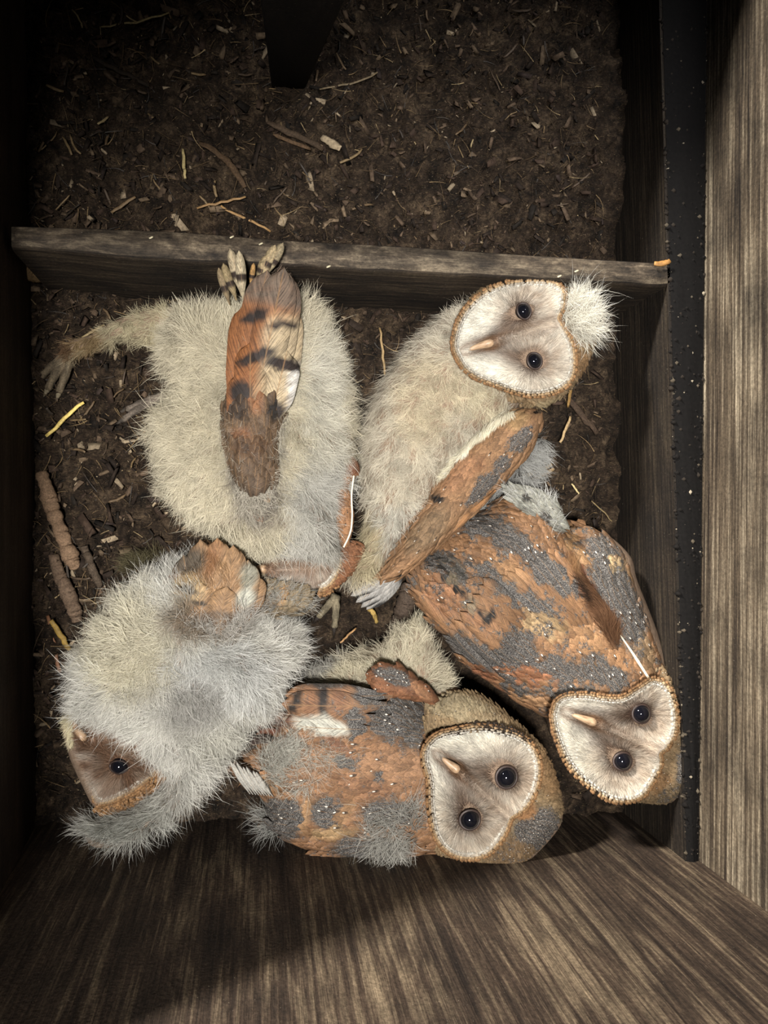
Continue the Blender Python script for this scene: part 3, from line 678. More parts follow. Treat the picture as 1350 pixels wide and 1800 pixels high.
# many plain straws and splinters, one object each
_g = 'loose straws in the upper litter'; _h = 'loose straws around the owls'
for i in range(96):
    up = i < 70
    for _ in range(30):
        x, y = RNG.uniform(60, 1010), RNG.uniform(5, 392) if up else RNG.uniform(560, 1160)
        if up or sdist(OWLS_POLY, [x], [y])[0] < -14: break
    if not up and (x < 65 or x > 1050): continue
    an = RNG.uniform(0, 6.283); L = RNG.uniform(12, 46); q = (x+L*math.cos(an), y+L*math.sin(an))
    if (up and q[1] > 392) or not 60 < q[0] < 1045: continue
    ci = RNG.choice(5, p=[.3, .2, .28, .06, .16]); cc = [(96, 78, 56), (124, 104, 74), (74, 60, 46), (150, 132, 96), (60, 52, 44)][ci]
    nm_ = ('longer ' if L > 30 else 'short ')+['brown', 'tan', 'dark brown', 'pale', 'blackish'][ci]; side_ = 'left' if x < 380 else 'middle' if x < 700 else 'right'
    row_ = 'beside the divider board' if y > 300 else 'well behind the divider board' if y > 150 else 'near the top edge'
    straw((x, y), q, RNG.uniform(2, 6), RNG.uniform(.001, .005), RNG.uniform(.001, .005), cc, RNG.uniform(-.1, .1), seg=6, n=6,
          label=f'{nm_} straw in the {side_} of the upper litter {row_}' if up else f'{nm_} straw in the litter '+('between the left wall and the downy owls' if x < 380 else 'in the gap below the divider board' if x < 760 else 'between the owls and the right wall'), group=_g if up else _h)
for (x, y) in ((404, 418), (455, 430), (262, 419), (980, 487), (1010, 478), (574, 470)):
    straw((x, y), (x+7, y-3), 3, .0965, .0965, (190, 180, 150), base='w', n=4, label='tiny pale crumb on the divider board '+('near its left end' if x < 300 else 'beside the raised wing tips' if x < 500 else 'above the owl with the tuft' if x > 900 else 'at its middle'), group='crumbs on the divider board', name='crumb', cat='crumb')

# ================================================================== the owls
def skin_mesh(parent, blobs, colr=(120, 100, 82), name='body'):
    m = MB()
    for bl in blobs:
        Vt, ft, Vb = bl.mesh_parts(0.0028); n_ = len(Vt)
        m.add(np.concatenate([Vt, Vb]), np.concatenate([ft[:, ::-1], ft+n_]), col=lin(colr))
    o = m.build(name, M['skin_flat'], parent)
    w = o.modifiers.new('weld', 'WELD'); w.merge_threshold = 0.0002
    r = o.modifiers.new('one_skin', 'REMESH'); r.mode = 'VOXEL'; r.voxel_size = 0.0026; r.use_smooth_shade = True
    s = o.modifiers.new('smooth', 'SMOOTH'); s.factor = 0.5; s.iterations = 3
    return o
M['skin_flat'] = simple('owl_body_skin', (118, 100, 84), 0.85, 0.15)

WHITE = (232, 227, 214); GOLD = (186, 144, 96); RUST = (168, 112, 70)
def head(parent, outline, z, eyes, beak, notch, disc, dz=0.014, headz=None, tone=1.0, crown=None, tail=(0, 0), crownstep=6.0, rim_skip=None, head_guides=None, wash=0.0, rows=4, name='facial_disc', brow=True, lenk=1.0):
    """facial disc, ruff, eyes and beak laid on a rounded skull. all outlines in pixels"""
    ex = np.array([e[:3] for e in eyes], float); (tx, ty), (bx, by) = beak; nx_, ny_ = notch
    def extra(x, y, d):
        dpx = d/K(z)
        h = -0.0045*smooth(6, 46, dpx)
        ds, t = seg_d(x, y, bx, by, nx_, ny_); h = h+0.0042*np.exp(-(ds/(13+7*t))**2)*(1-0.35*t)
        ds2, _ = seg_d(x, y, bx, by, tx, ty); h = h+0.0035*np.exp(-(ds2/11)**2)
        for e in ex: h = h-0.0010*np.exp(-((x-e[0])**2+(y-e[1])**2)/(e[2]*1.7)**2)
        return h
    db = Blob(disc, z, 0.0055, 12, 0.010, extra, n=200)
    hz = z-0.020 if headz is None else headz
    hb = Blob(outline, hz, z-hz+0.001, 62, min(hz-0.002, 0.045))
    # disc surface
    def dcol(x, y):
        c = np.broadcast_to(lin(WHITE), (*np.shape(x), 3)).copy()
        dist = sdist(db.px, x, y); 
        de = [np.hypot(x-e[0], y-e[1]) for e in ex]; dm = np.minimum.reduce(de); r0 = ex[:, 2].mean()
        up = ((x-tx)*(nx_-tx)+(y-ty)*(ny_-ty))/((nx_-tx)**2+(ny_-ty)**2)
        pink = (1-smooth(r0*1.4, r0*5.2, dm))*0.45+0.38*smooth(0.25, 1.0, up)
        c = mix(c, lin((172, 154, 134)), np.clip(pink*(0.7+0.6*vnoise(x/9, y/9)), 0, 0.9)*tone)
        for e in ex:
            s_, tt = seg_d(x, y, e[0], e[1], bx+0.3*(tx-bx), by+0.3*(ty-by)); c = mix(c, lin((88, 62, 44)), np.exp(-(s_/(r0*1.3))**2)*0.9*(1-0.3*tt))
            q = np.hypot(x-e[0], y-e[1]); c = mix(c, lin((66, 48, 38)), np.exp(-((q-r0*1.0)/(r0*0.6))**2)*0.9)
        s_, tt = seg_d(x, y, bx, by, nx_, ny_); c = mix(c, lin((196, 180, 160)), np.exp(-(s_/6)**2)*0.7*smooth(0.1, 0.5, tt)); c = mix(c, lin((112, 82, 58)), np.exp(-((s_-9)/6)**2)*0.75*(1-.5*tt)); sb_, _t = seg_d(x, y, bx, by, tx, ty); c = mix(c, lin((122, 92, 66)), np.exp(-((sb_-8)/6)**2)*0.6)
        if wash: c = mix(c, lin((124, 96, 76)), np.clip(wash*(0.6+0.8*vnoise(x/14, y/14)), 0, 1))
        return c*(0.9+0.1*np.clip(dist/8, 0, 1))[..., None]
    m = MB(); db.add_to(m, dcol, 0.0016); disc_o = m.build(name, M['skin'], parent)
    m = MB(); px, py = db.sample(1.35, margin=1.0)
    de = np.stack([np.hypot(px-e[0], py-e[1]) for e in ex]); k = (de > (ex[:, 2]*0.93)[:, None]).all(0); px, py, de = px[k], py[k], de[:, k]
    w, n = db.pt(px, py); i = de.argmin(0); v = np.stack([px-ex[i, 0], py-ex[i, 1]], 1); v /= np.linalg.norm(v, axis=1, keepdims=True)
    s_, tt = seg_d(px, py, bx, by, nx_, ny_); ax = np.array([tx-nx_, ty-ny_], float); ax /= np.linalg.norm(ax)
    wr = np.exp(-(s_/7)**2)[:, None]; v = v*(1-wr)-ax*wr*0.9; sb, _ = seg_d(px, py, bx, by, tx, ty); wr = np.exp(-(sb/11)**2)[:, None]; v = v*(1-wr)+ax*wr
    v /= np.maximum(np.linalg.norm(v, axis=1, keepdims=True), 1e-6)
    c = dcol(px, py)*RNG.uniform(0.55, 1.15, (len(px), 1))*(0.78+0.4*vnoise(np.arctan2(py-ex[i, 1], px-ex[i, 0])*9+50, de.min(0)/14))[:, None]; dist = sdist(db.px, px, py)
    L = (9+7*RNG.random(len(px)))*K(z)*np.clip(0.45+dist/18, 0.5, 1)*np.clip(0.35+(de.min(0)-ex[0, 2])/22, 0.4, 1)*lenk
    strands(m, w, to3(v, n, 0.26+0.35*np.exp(-(de.min(0)-ex[0, 2])/8)+RNG.normal(0, .07, len(px)), 0.13), n, L, 0.00030, c*0.95, 0.10, 0.05, np.minimum(c*1.15, .95), seg=2)
    m.build('disc_feathers', M['down'], disc_o)
    # ruff: rows of stiff little feathers round the disc
    m = MB(); q = db.px; T = np.roll(q, -1, 0)-np.roll(q, 1, 0); T /= np.linalg.norm(T, axis=1, keepdims=True)
    area = 0.5*np.sum(q[:, 0]*np.roll(q[:, 1], -1)-np.roll(q[:, 0], -1)*q[:, 1]); No = np.stack([T[:, 1], -T[:, 0]], 1)*(1 if area > 0 else -1)
    per = np.linalg.norm(np.roll(q, -1, 0)-q, axis=1).sum(); B_, T_, Nn, Wd, rr = [], [], [], [], []
    for r in range(rows):
        off = -2.5+3.6*r; cnt = int(per/(4.4+0.25*r)); s = (np.arange(cnt)+RNG.uniform(-.45, .45, cnt)+0.5*(r % 2))/cnt*len(q); a_ = np.floor(s).astype(int) % len(q); f_ = (s % 1)[:, None]
        p = q[a_]*(1-f_)+q[(a_+1) % len(q)]*f_+No[a_]*off
        if rim_skip is not None: kk = ~rim_skip(p[:, 0], p[:, 1]); p, a_ = p[kk], a_[kk]
        zz = z+0.0056-0.0010*max(r-1, 0)**1.25+RNG.normal(0, .0003, len(p)); w = W(p[:, 0], p[:, 1], zz); o3 = np.stack([No[a_, 0], -No[a_, 1], np.zeros(len(p))], 1)
        rise = 0.95-0.17*r; d = nrm(o3*math.cos(rise)+np.array([0, 0, 1])*math.sin(rise)+RNG.normal(0, .08, (len(p), 3)))
        nn = nrm(np.cross(np.cross(d, o3+[0, 0, .01]), d)); nn = nn*np.sign(nn[:, 2:3]+1e-9); L = (7.5+0.9*r)*K(z)*RNG.uniform(.85, 1.15, len(p))
        B_.append(w-d*L[:, None]*0.35); T_.append(w+d*L[:, None]*0.65); Nn.append(nn); Wd.append(np.full(len(p), (6.2+0.4*r)*K(z))); rr.append(np.full(len(p), r))
    B_, T_, Nn, Wd, rr = map(np.concatenate, (B_, T_, Nn, Wd, rr)); tn = RNG.uniform(.7, 1.2, len(rr))
    up_ = ((B_ is not None))
    def rcol(x, y, u, v_, i):
        r = rr[i]; c = mix(lin(WHITE), lin((206, 180, 142)), smooth(0.6, 1.6, r)); c = mix(c, lin((168, 130, 90)), smooth(1.5, 3, r))
        tipd = smooth(0.62, 0.9, v_)*smooth(0.5, 1.5, r)*0.75; c = mix(c, lin((84, 52, 30)), tipd); c = mix(c, lin((245, 240, 230)), smooth(.6, .9, v_)*(1-smooth(.4, 1.0, r))*.6)
        return c*(tn[i]*(1.3-.25*(rr[i] < 1.5)))[:, None], np.zeros(len(x))-1.0
    feathers(m, B_, T_, Nn, Wd, rcol, 0, 0, 0.3, 0.15, nu=5, nv=6)
    m.build('ruff', M['feather'], parent)
    # head feathers outside the disc
    if crown is not None:
        cx, cy = db.px.mean(0); gd = head_guides or [(cx+130*math.cos(t_), cy+130*math.sin(t_), math.cos(t_), math.sin(t_)) for t_ in np.linspace(0, 6.283, 12, endpoint=False)]
        msk = lambda x, y: sdist(db.px, x, y) < -4
        m = MB(); coverts(parent, hb, gd, crown, crownstep, 17, 9.5, mb=m, mask=msk, lift=0.12, spotp=0.3); o = m.build('head_feathers', M['feather'], parent)
        m = MB(); down(o, hb, gd, crown, 2.4, 9, 0.25, mb=m, mask=msk, clump=6, wob=.25, curl=.15); m.build('fine_barbs', M['down'], o)
    # eyes
    for e in eyes:
        x, y, r = e[:3]; el = e[3] if len(e) > 3 else 0.9; an = e[4] if len(e) > 4 else 0.0
        w, n = db.pt(np.array([x]), np.array([y])); rad = 1.1*r*K(z); c0 = w[0]+np.array([0, 0, rad*0.2])
        th = np.linspace(0, np.pi, 17); ph = np.linspace(0, 2*np.pi, 28, endpoint=False)
        V = np.stack([np.sin(th)[:, None]*np.cos(ph), np.sin(th)[:, None]*np.sin(ph), np.cos(th)[:, None]+0*ph], -1).reshape(-1, 3)*rad
        m = MB(); m.add(V+c0, gridfaces(17, 28, True)); eo = m.build('eye', M['eye'], parent)
        ca, sa = math.cos(an), -math.sin(an); t_ = np.linspace(0, 2*np.pi, 40, endpoint=False); a1, a2 = rad*1.02, rad*el*1.02
        ring = np.stack([a1*np.cos(t_)*ca-a2*np.sin(t_)*sa, a1*np.cos(t_)*sa+a2*np.sin(t_)*ca, 0*t_], 1)
        zr = np.sqrt(np.maximum(1.12*rad**2-(ring[:, :2]**2).sum(1), (0.25*rad)**2))*0.75; ring[:, 2] = zr
        seg = 8; u_ = np.linspace(0, 2*np.pi, seg, endpoint=False); Nr = nrm(ring*[1, 1, 0]); tr = rad*0.10
        V = (ring[:, None]+tr*(np.cos(u_)[None, :, None]*Nr[:, None]*1.6+np.sin(u_)[None, :, None]*np.array([0, 0, 1.0]))).reshape(-1, 3)+c0
        f = gridfaces(40, seg, True); kk = np.arange(seg); f = np.concatenate([f, np.stack([39*seg+kk, 39*seg+(kk+1) % seg, (kk+1) % seg, kk], 1)])
        m = MB(); m.add(V, f); m.build('eyelid', M['lid'], eo)
    # beak
    n_ = 16; t_ = np.linspace(0, 1, n_); x, y = bx+(tx-bx)*t_, by+(ty-by)*t_
    w, nn = db.pt(x, y); P = w+np.array([0, 0, 1.0])*(0.0022*np.sin(np.pi*np.clip(t_*0.75+0.2, 0, 1))-0.0020*t_**4)[:, None]
    r = 7.8*K(z)*np.sqrt(np.clip(1-t_**2.2, 0, 1))*np.interp(t_, [0, .15, 1], [.6, 1, .75])+0.0001
    V, Fs, uv = tube(P, r, 14, 1.1); m = MB(); m.add(V, Fs, uv=uv); m.build('beak', M['beak'], parent)
    return db, hb

def owl(loc, label):
    e = empty('barn_owl', loc); tag(e, label, 'owl', 'young barn owls in the nest box'); return e
def fluffcol(base=DOWN, items=(), **k): return patches(base, list(items), coat=lin, **k)

# ---- the tufted owl by the board: pale belly, speckled wing, face to the lens
o2 = owl(W(800, 800, 0.0), 'young owl with a pale downy belly and a white tuft on its tilted head')
H2 = [(798, 600), (802, 565), (822, 530), (850, 505), (905, 495), (960, 495), (1000, 506), (1032, 528), (1050, 560), (1046, 600), (1032, 640), (1010, 676), (985, 700), (950, 716), (905, 705), (850, 680), (812, 650)]
D2 = [(804, 596), (810, 573), (823, 549), (845, 527), (872, 511), (907, 502), (942, 500), (970, 503), (984, 515), (984, 538), (974, 560), (985, 580), (998, 604), (1003, 631), (1000, 658), (987, 675), (960, 686), (929, 688), (898, 680), (871, 670), (844, 660), (822, 645), (811, 629), (804, 613)]
B2 = Blob([(850, 530), (790, 548), (735, 590), (690, 645), (655, 705), (640, 760), (632, 830), (642, 900), (628, 960), (606, 1010), (616, 1030), (650, 1020), (680, 990), (730, 920), (800, 830), (870, 760), (910, 722), (945, 700), (960, 620), (920, 540)], 0.040, 0.040, 85, 0.036)
crown2 = patches((180, 146, 106), [(1020, 640, 22, 60, -60, (172, 128, 82)), (1005, 520, 20, 12, 0, (176, 132, 86)), (960, 712, 40, 10, -20, (206, 178, 134))], warp=5)
db2, hb2 = head(o2, H2, 0.088, [(918, 549, 13.5, .85, 1.2), (937, 636, 13.5, .9, 1.2)], ((822, 615), (866, 603)), (974, 565), D2, crown=crown2)
skin_mesh(o2, [B2, hb2], (150, 136, 112))
g2 = [(720, 650, -.5, .6), (700, 800, -.5, .9), (650, 900, -.2, 1), (640, 1000, -.1, 1), (760, 560, -.8, -.4), (800, 700, -.5, .8), (850, 760, -.3, 1), (640, 760, -.9, .5), (720, 900, .0, 1)]
c2 = fluffcol((208, 200, 182), [(760, 700, 60, 90, 30, (214, 202, 176)), (850, 700, 40, 40, 0, (216, 206, 180)), (700, 930, 50, 60, 20, (206, 202, 190)), (640, 960, 40, 70, 0, (208, 196, 164))], warp=20)
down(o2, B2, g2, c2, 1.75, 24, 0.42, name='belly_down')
# tuft on the crown
T2 = Blob([(992, 520), (1018, 508), (1040, 516), (1050, 545), (1052, 580), (1040, 598), (1010, 590), (988, 566)], 0.088, 0.005, 18, 0.01)
down(o2, T2, [(1030, 520, .8, -.8), (1050, 550, 1, -.3), (1050, 590, 1, .3), (1010, 560, .9, -.1)], fluffcol((226, 222, 208)), 2.0, 34, 0.55, name='head_tuft', clump=5, curl=.5, wob=.6)
# wing: coverts at the shoulder, long folded quills towards the tip, white leading edge
W2 = Blob([(893, 722), (925, 716), (952, 728), (950, 762), (924, 806), (885, 850), (842, 896), (800, 934), (752, 980), (712, 1012), (680, 1018), (668, 1008), (694, 962), (735, 890), (790, 800), (850, 745)], 0.058, 0.020, 40, 0.035)
pw2 = patches((182, 130, 86), [(915, 770, 22, 34, 40, None, .75), (850, 855, 46, 16, -48, None, .8), (884, 815, 20, 12, -40, None, .7), (835, 820, 26, 16, -45, (190, 128, 82)), (775, 872, 14, 9, 20, (46, 40, 38)), (810, 830, 24, 40, 40, (196, 134, 88)), (755, 930, 60, 22, -48, (160, 124, 90)), (905, 735, 25, 16, 0, (196, 150, 96))], warp=7)
wing = MB(); coverts(o2, W2, [(900, 750, -.7, .75), (800, 880, -.66, .75), (700, 1000, -.8, .6)], pw2, 8.5, 34, 13, mb=wing, point=.4, lift=.10, spotp=.3)
wo = wing.build('wing', M['feather'], o2)
q = MB()
for i in range(9):
    s = i/8; b0 = (858-40*s+10, 842-10*s+22*s); 
    vane(q, (872-62*s, 862-8*s+22*s), (716-44*s+6*math.sin(i*2), 992+18*s-8*s*s), 15, lambda x, y, u, v, k, s=s: (mix(lin((176, 128, 84)), lin((150, 140, 126)), smooth(.35, .9, v)*np.ones(len(x)))*(1-.6*smooth(.8, .95, np.sin(v*26+s*3)*.5+.5))[:, None], 0.15+0*x), .080-.004*i, .058-.002*i, point=1)
q.build('flight_feathers', M['feather'], wo)
q = MB()
for i in range(7):
    s = i/6; vane(q, (730-20*s, 985+12*s), (616+56*s, 1048+24*math.sin(s*3)), 27, lambda x, y, u, v, k: (mix(lin((184, 182, 178)), lin((58, 56, 56)), smooth(.3, .8, np.abs(u-.5)*2*(0.5+0.5*np.sin(v*9)))), 0*x), .050, .034-.002*i, point=.6)
q.build('tail_feathers', M['feather'], o2)
q = MB(); le = spline([(900, 722), (850, 757), (800, 806), (776, 846), (738, 898)], 40, False)
EB = Blob([(902, 720), (884, 722), (846, 750), (796, 800), (770, 838), (784, 842), (806, 812), (856, 766), (900, 730)], 0.074, 0.006, 8, 0.01)
down(wo, EB, [(850, 750, -.7, .6), (780, 840, -.6, .8)], fluffcol((236, 228, 204)), 1.5, 15, .12, name='leading_edge', clump=20, wob=.1, curl=.1)
GB = Blob([(905, 778), (950, 764), (964, 800), (942, 850), (900, 870), (872, 868), (862, 900), (838, 905), (850, 870), (885, 830)], 0.035, 0.014, 22, 0.03)
down(o2, GB, [(930, 800, .5, .8), (860, 890, -.3, .9)], fluffcol((176, 176, 172)), 2.0, 26, .4, name='flank_down')
# scaly feet
def foot(parent, ankle, toes, z=0.02, colr=(150, 138, 112), rad=7, claw=True, colc=(40, 34, 30), name='foot'):
    m = MB(); cl = MB()
    for (x, y) in toes:
        t = np.linspace(0, 1, 14); mid = (np.array(ankle)+np.array((x, y)))/2+RNG.normal(0, 1.5, 2)
        pts = spline([ankle, mid, (x, y)], 14, False); zz = z+0.004*np.sin(np.pi*t)-0.006*t; P = W(pts[:, 0], pts[:, 1], zz)
        r = rad*K(z)*(1-.35*t)*(1+.10*np.sin(t*22)); V, Fs, uv = tube(P, r, 12, .9, True, .10)
        m.add(V, Fs, uv=uv, col=lin(colr)*(0.55+0.75*(0.5+0.5*np.sin(uv[:, :1]*70+np.cos(uv[:, 1:]*12)*2))))
        if claw:
            d = np.array((x, y))-mid; d = d/np.linalg.norm(d); tt = np.linspace(0, 1, 10)
            P = W(x+d[0]*tt*16, y+d[1]*tt*16, z-0.006+0.003*np.sin(tt*2.6)-.004*tt); V, Fs, uv = tube(P, rad*.55*K(z)*(1-tt)+.0002, 10); cl.add(V, Fs, uv=uv, col=lin(colc))
    o = m.build(name, M['bark'], parent)
    if claw: cl.build('claws', M['skin'], o)
    return o
foot(o2, (590, 1048), [(560, 1084), (588, 1102)], .026, (112, 103, 84), 8)
foot(o2, (650, 1070), [(662, 1094)], .02, (168, 140, 80), 5, False)

# ---- the fluffy owl stretched head-down in the middle
o1 = owl(W(450, 760, 0.0), 'large cream downy owl curled head down with one barred wing raised to the divider board')
B1 = Blob([(315, 545), (365, 540), (430, 540), (500, 525), (545, 530), (575, 570), (596, 620), (615, 700), (622, 790), (612, 850), (600, 900), (592, 985), (560, 992), (510, 984), (450, 980), (385, 948), (325, 905), (284, 862), (278, 815), (262, 765), (270, 730), (298, 690), (285, 640), (290, 580)], 0.048, 0.048, 105, 0.044)
H1 = [(462, 975), (500, 960), (560, 950), (610, 948), (634, 958), (626, 990), (598, 1022), (560, 1036), (510, 1038), (472, 1024)]
D1 = [(462, 992), (490, 972), (540, 962), (580, 968), (592, 985), (584, 1010), (570, 1026), (540, 1034), (505, 1032), (476, 1020)]
m = MB(); hb1 = Blob(H1, 0.040, 0.014, 30, 0.03)
skin_mesh(o1, [B1, hb1], (150, 140, 118))
g1 = [(300, 620, -.9, .2), (290, 800, -.9, .5), (340, 900, -.7, .8), (420, 960, -.2, 1), (520, 980, .2, 1), (590, 960, .2, 1), (610, 840, .6, .6), (620, 720, .9, -.1), (590, 600, .9, -.5), (550, 540, .5, -.9), (380, 560, -.3, -.9), (360, 700, -.5, .5), (370, 820, -.5, .8), (560, 800, .5, .8), (540, 700, .6, .5), (530, 900, .3, 1)]
c1 = fluffcol((206, 198, 176), [(560, 880, 60, 110, 0, (196, 194, 186)), (540, 960, 60, 40, 0, (186, 184, 176)), (330, 860, 70, 70, 0, (210, 202, 180)), (560, 700, 40, 120, 0, (208, 204, 190)), (450, 860, 34, 60, -10, (120, 112, 104))], warp=18)
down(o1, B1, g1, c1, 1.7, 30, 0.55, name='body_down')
# leg stretched to the left, with its foot
LG = Blob([(330, 560), (300, 540), (250, 548), (200, 566), (160, 590), (122, 600), (108, 622), (120, 632), (170, 618), (220, 600), (262, 610), (300, 612)], 0.030, 0.014, 24, 0.02)
skin_mesh(o1, [LG], (120, 100, 76), 'leg')
down(o1, LG, [(290, 560, -1, .2), (220, 580, -1, .35), (140, 605, -.9, .5)], fluffcol((200, 190, 160), [(125, 612, 34, 20, -30, (112, 88, 66)), (160, 600, 30, 20, 0, (160, 138, 104))], warp=8), 1.8, 19, .3, name='leg_down')
foot(o1, (128, 616), [(84, 684), (104, 690), (72, 662)], .022, (104, 92, 74), 9, colc=(120, 110, 90))
foot(o1, (290, 694), [(222, 720), (216, 738)], .022, (104, 94, 84), 8, colc=(60, 54, 48))
# brown down-tilted face pressed against the belly of its sibling
def face1():
    db, _ = head(o1, H1, 0.060, [(548, 972, 9, .7)], ((443, 1000), (466, 1000)), (580, 985), D1, headz=0.04, wash=.55, rows=6, crown=None, rim_skip=lambda x, y: (x < 560) | (y < 940))
face1()
R1 = Blob([(592, 975), (606, 952), (636, 955), (636, 975), (616, 1008), (590, 1030), (566, 1036), (584, 1010)], 0.060, 0.004, 14, 0.03)
coverts(o1, R1, [(600, 1000, .7, .5)], patches((164, 100, 58), []), 5.0, 13, 8, name='nape_feathers', spotp=0)
# raised wing: unfurling barred quills
orange = (158, 104, 64); cream = (206, 186, 152)
def w1col(x, y, u, v, i):
    c = mix(lin(orange), lin(cream), smooth(452, 486, x+.12*(y-560)+10*(vnoise(x/6, y/6)-.5))*smooth(540, 572, y))
    c = mix(c, lin((242, 238, 230)), smooth(500, 512, x)*smooth(628, 652, y))
    wv = 7*(fbm(x/7, y/7, 2)-.5)
    for (cx, cy, rx, ry, a_) in ((446, 556, 26, 12, -18), (500, 572, 30, 7, 0), (452, 626, 40, 11, -22), (498, 640, 36, 13, 12), (424, 690, 22, 22, 10), (486, 726, 15, 22, 20), (415, 740, 18, 24, 0)):
        ca, sa = math.cos(math.radians(a_)), math.sin(math.radians(a_)); uu = ((x-cx)*ca+(y-cy)*sa+wv)/rx; vv = (-(x-cx)*sa+(y-cy)*ca+wv)/ry
        c = mix(c, lin((52, 42, 38)), 1-smooth(.75, 1.15, np.hypot(uu, vv)))
    g = np.where((y < 548+10*(vnoise(x/5, y/5)-.5)) & (x > 440), 0.0, 0.0); top = smooth(552, 520, y+0.25*(470-x)); c = mix(c, lin((128, 116, 104)), top*(.75+.25*vnoise(x/4, y/4)))
    return c*(0.72+.2*vnoise(x/3, y/3))[..., None], g
WG = Blob([(408, 640), (412, 575), (432, 528), (455, 494), (490, 466), (518, 484), (532, 525), (530, 590), (530, 650), (520, 700), (494, 722), (480, 780), (480, 850), (472, 890), (455, 905), (425, 870), (408, 800), (400, 730)], 0.094, 0.012, 30, 0.05)
skin_mesh(o1, [Blob([(415, 640), (420, 575), (440, 528), (460, 500), (490, 476), (510, 488), (524, 525), (522, 590), (522, 650), (512, 700), (486, 722), (470, 780), (470, 850), (455, 885), (430, 860), (415, 800), (408, 730)], 0.090, 0.008, 30, 0.05)], (120, 90, 64), 'wing_arm')
wm = MB()
for (b_, t_, wd, z0, z1) in (((424, 700), (470, 474), 60, .102, .112), ((448, 720), (500, 470), 66, .103, .118), ((476, 720), (508, 480), 58, .100, .113), ((500, 716), (515, 540), 44, .098, .106), ((412, 760), (424, 540), 40, .100, .108), ((440, 770), (440, 600), 56, .107, .111), ((470, 762), (505, 616), 62, .104, .112), ((425, 790), (420, 655), 46, .104, .110), ((455, 800), (452, 668), 46, .106, .110)):
    vane(wm, b_, t_, wd, w1col, z0, z1, cup=.10)
w1o = wm.build('wing', M['feather'], o1)
down(w1o, WG, [(430, 560, .2, -1), (500, 500, .1, -1), (420, 700, -.2, -1), (500, 680, .2, -1)], lambda x, y: w1col(x, y, 0, 0, 0), 2.6, 10, .2, name='wing_barbs', clump=30, wob=.12, curl=.1, poly=[(410, 640), (415, 575), (434, 528), (455, 498), (488, 470), (515, 486), (528, 525), (527, 590), (527, 650), (515, 700), (490, 722), (478, 760), (410, 760)])
def tuft_feathers(parent, blob, lst, name):
    mm = MB()
    for (b_, t_, wd, z0, z1, cc, gr) in lst: vane(mm, b_, t_, wd, lambda x, y, u, v, i, cc=cc, gr=gr: (np.broadcast_to(lin(cc), (len(x), 3))*(.7+.5*vnoise(x/2.5, y/2.5))[:, None], gr+0*x), z0, z1, point=.5)
    return mm.build(name, M['feather'], parent)
tuft_feathers(o1, None, [((412, 760), (432, 850), 30, .097, .101, (84, 68, 56), .3), ((440, 760), (462, 862), 34, .098, .102, (104, 82, 62), .3), ((420, 820), (446, 902), 26, .094, .098, (110, 84, 60), .35), ((452, 842), (474, 884), 20, .098, .102, (196, 146, 92), 0), ((462, 850), (470, 905), 22, .095, .098, (58, 50, 46), .5), ((430, 870), (462, 918), 22, .094, .096, (170, 118, 82), .2)], 'scapular_feathers')
coverts(o1, WG, [(440, 760, -.05, -1)], patches((120, 92, 70), [(420, 720, 20, 30, 0, (80, 62, 52)), (450, 700, 16, 40, 0, (168, 108, 66)), (478, 728, 12, 24, 15, (48, 40, 38)), (440, 790, 30, 30, 0, (110, 78, 54)), (425, 770, 16, 12, 0, (150, 96, 60))], warp=6, wscale=.08), 10, 44, 24, name='wing_coverts', spotp=0, zoff=.004, poly=[(404, 715), (440, 722), (486, 716), (484, 790), (476, 850), (440, 860), (412, 810)])
OV = Blob([(395, 730), (425, 722), (455, 745), (480, 735), (500, 700), (510, 740), (500, 820), (480, 880), (440, 915), (405, 860), (392, 790)], 0.094, 0.010, 24, 0.04)
down(o1, OV, [(400, 780, .6, .3), (440, 850, .2, .9), (490, 780, -.6, .4), (430, 740, .2, .8)], fluffcol((192, 186, 172)), 2.8, 30, .35, name='loose_down', curl=.5, wob=.6, clump=7)
# sheathed quill tips sticking up past the board
qt = MB()
for (b_, t_, wd, cc, zz) in (((404, 536), (384, 470), 14, (156, 138, 108), .104), ((416, 528), (392, 462), 16, (166, 148, 112), .108), ((426, 520), (404, 436), 19, (196, 180, 150), .112), ((428, 526), (420, 440), 18, (206, 192, 162), .114), ((440, 505), (446, 462), 9, (200, 158, 100), .112), ((452, 500), (470, 448), 20, (170, 152, 118), .110), ((458, 492), (484, 430), 20, (186, 168, 132), .112), ((466, 486), (498, 426), 17, (170, 156, 126), .112)):
    vane(qt, b_, t_, wd, lambda x, y, u, v, i, cc=cc: (mix(np.broadcast_to(lin(cc), (len(x), 3))*(.55+.8*vnoise(x/2, y/2))[:, None], lin((60, 48, 40)), smooth(.62, .75, 1-np.abs(v-.45)*4)), 0*x), zz-.008, zz, cup=.3, point=.3)
qt.build('quill_tips', M['feather'], o1)
# second wing edge showing at the right flank
E1 = Blob([(608, 800), (630, 812), (630, 830), (614, 850), (620, 900), (618, 935), (606, 958), (592, 930), (586, 880), (590, 836)], 0.072, 0.006, 14, 0.03)
coverts(o1, E1, [(610, 880, .1, 1)], patches((190, 128, 78), [(612, 820, 30, 14, 0, (150, 86, 50)), (596, 880, 10, 14, 0, (150, 100, 66), .3)], warp=4), 7, 22, 12, name='wing_edge', spotp=1.2, lift=.08)
wl = MB(); P = spline([(622, 836), (618, 870), (619, 905), (616, 935), (604, 962)], 30, False); V, Fs, uv = tube(W(P[:, 0], P[:, 1], .086), np.full(30, 1.6*K(.08)), 8); wl.add(V, Fs, uv=uv, col=lin((240, 232, 214))); wl.build('white_quill', M['down'], o1)

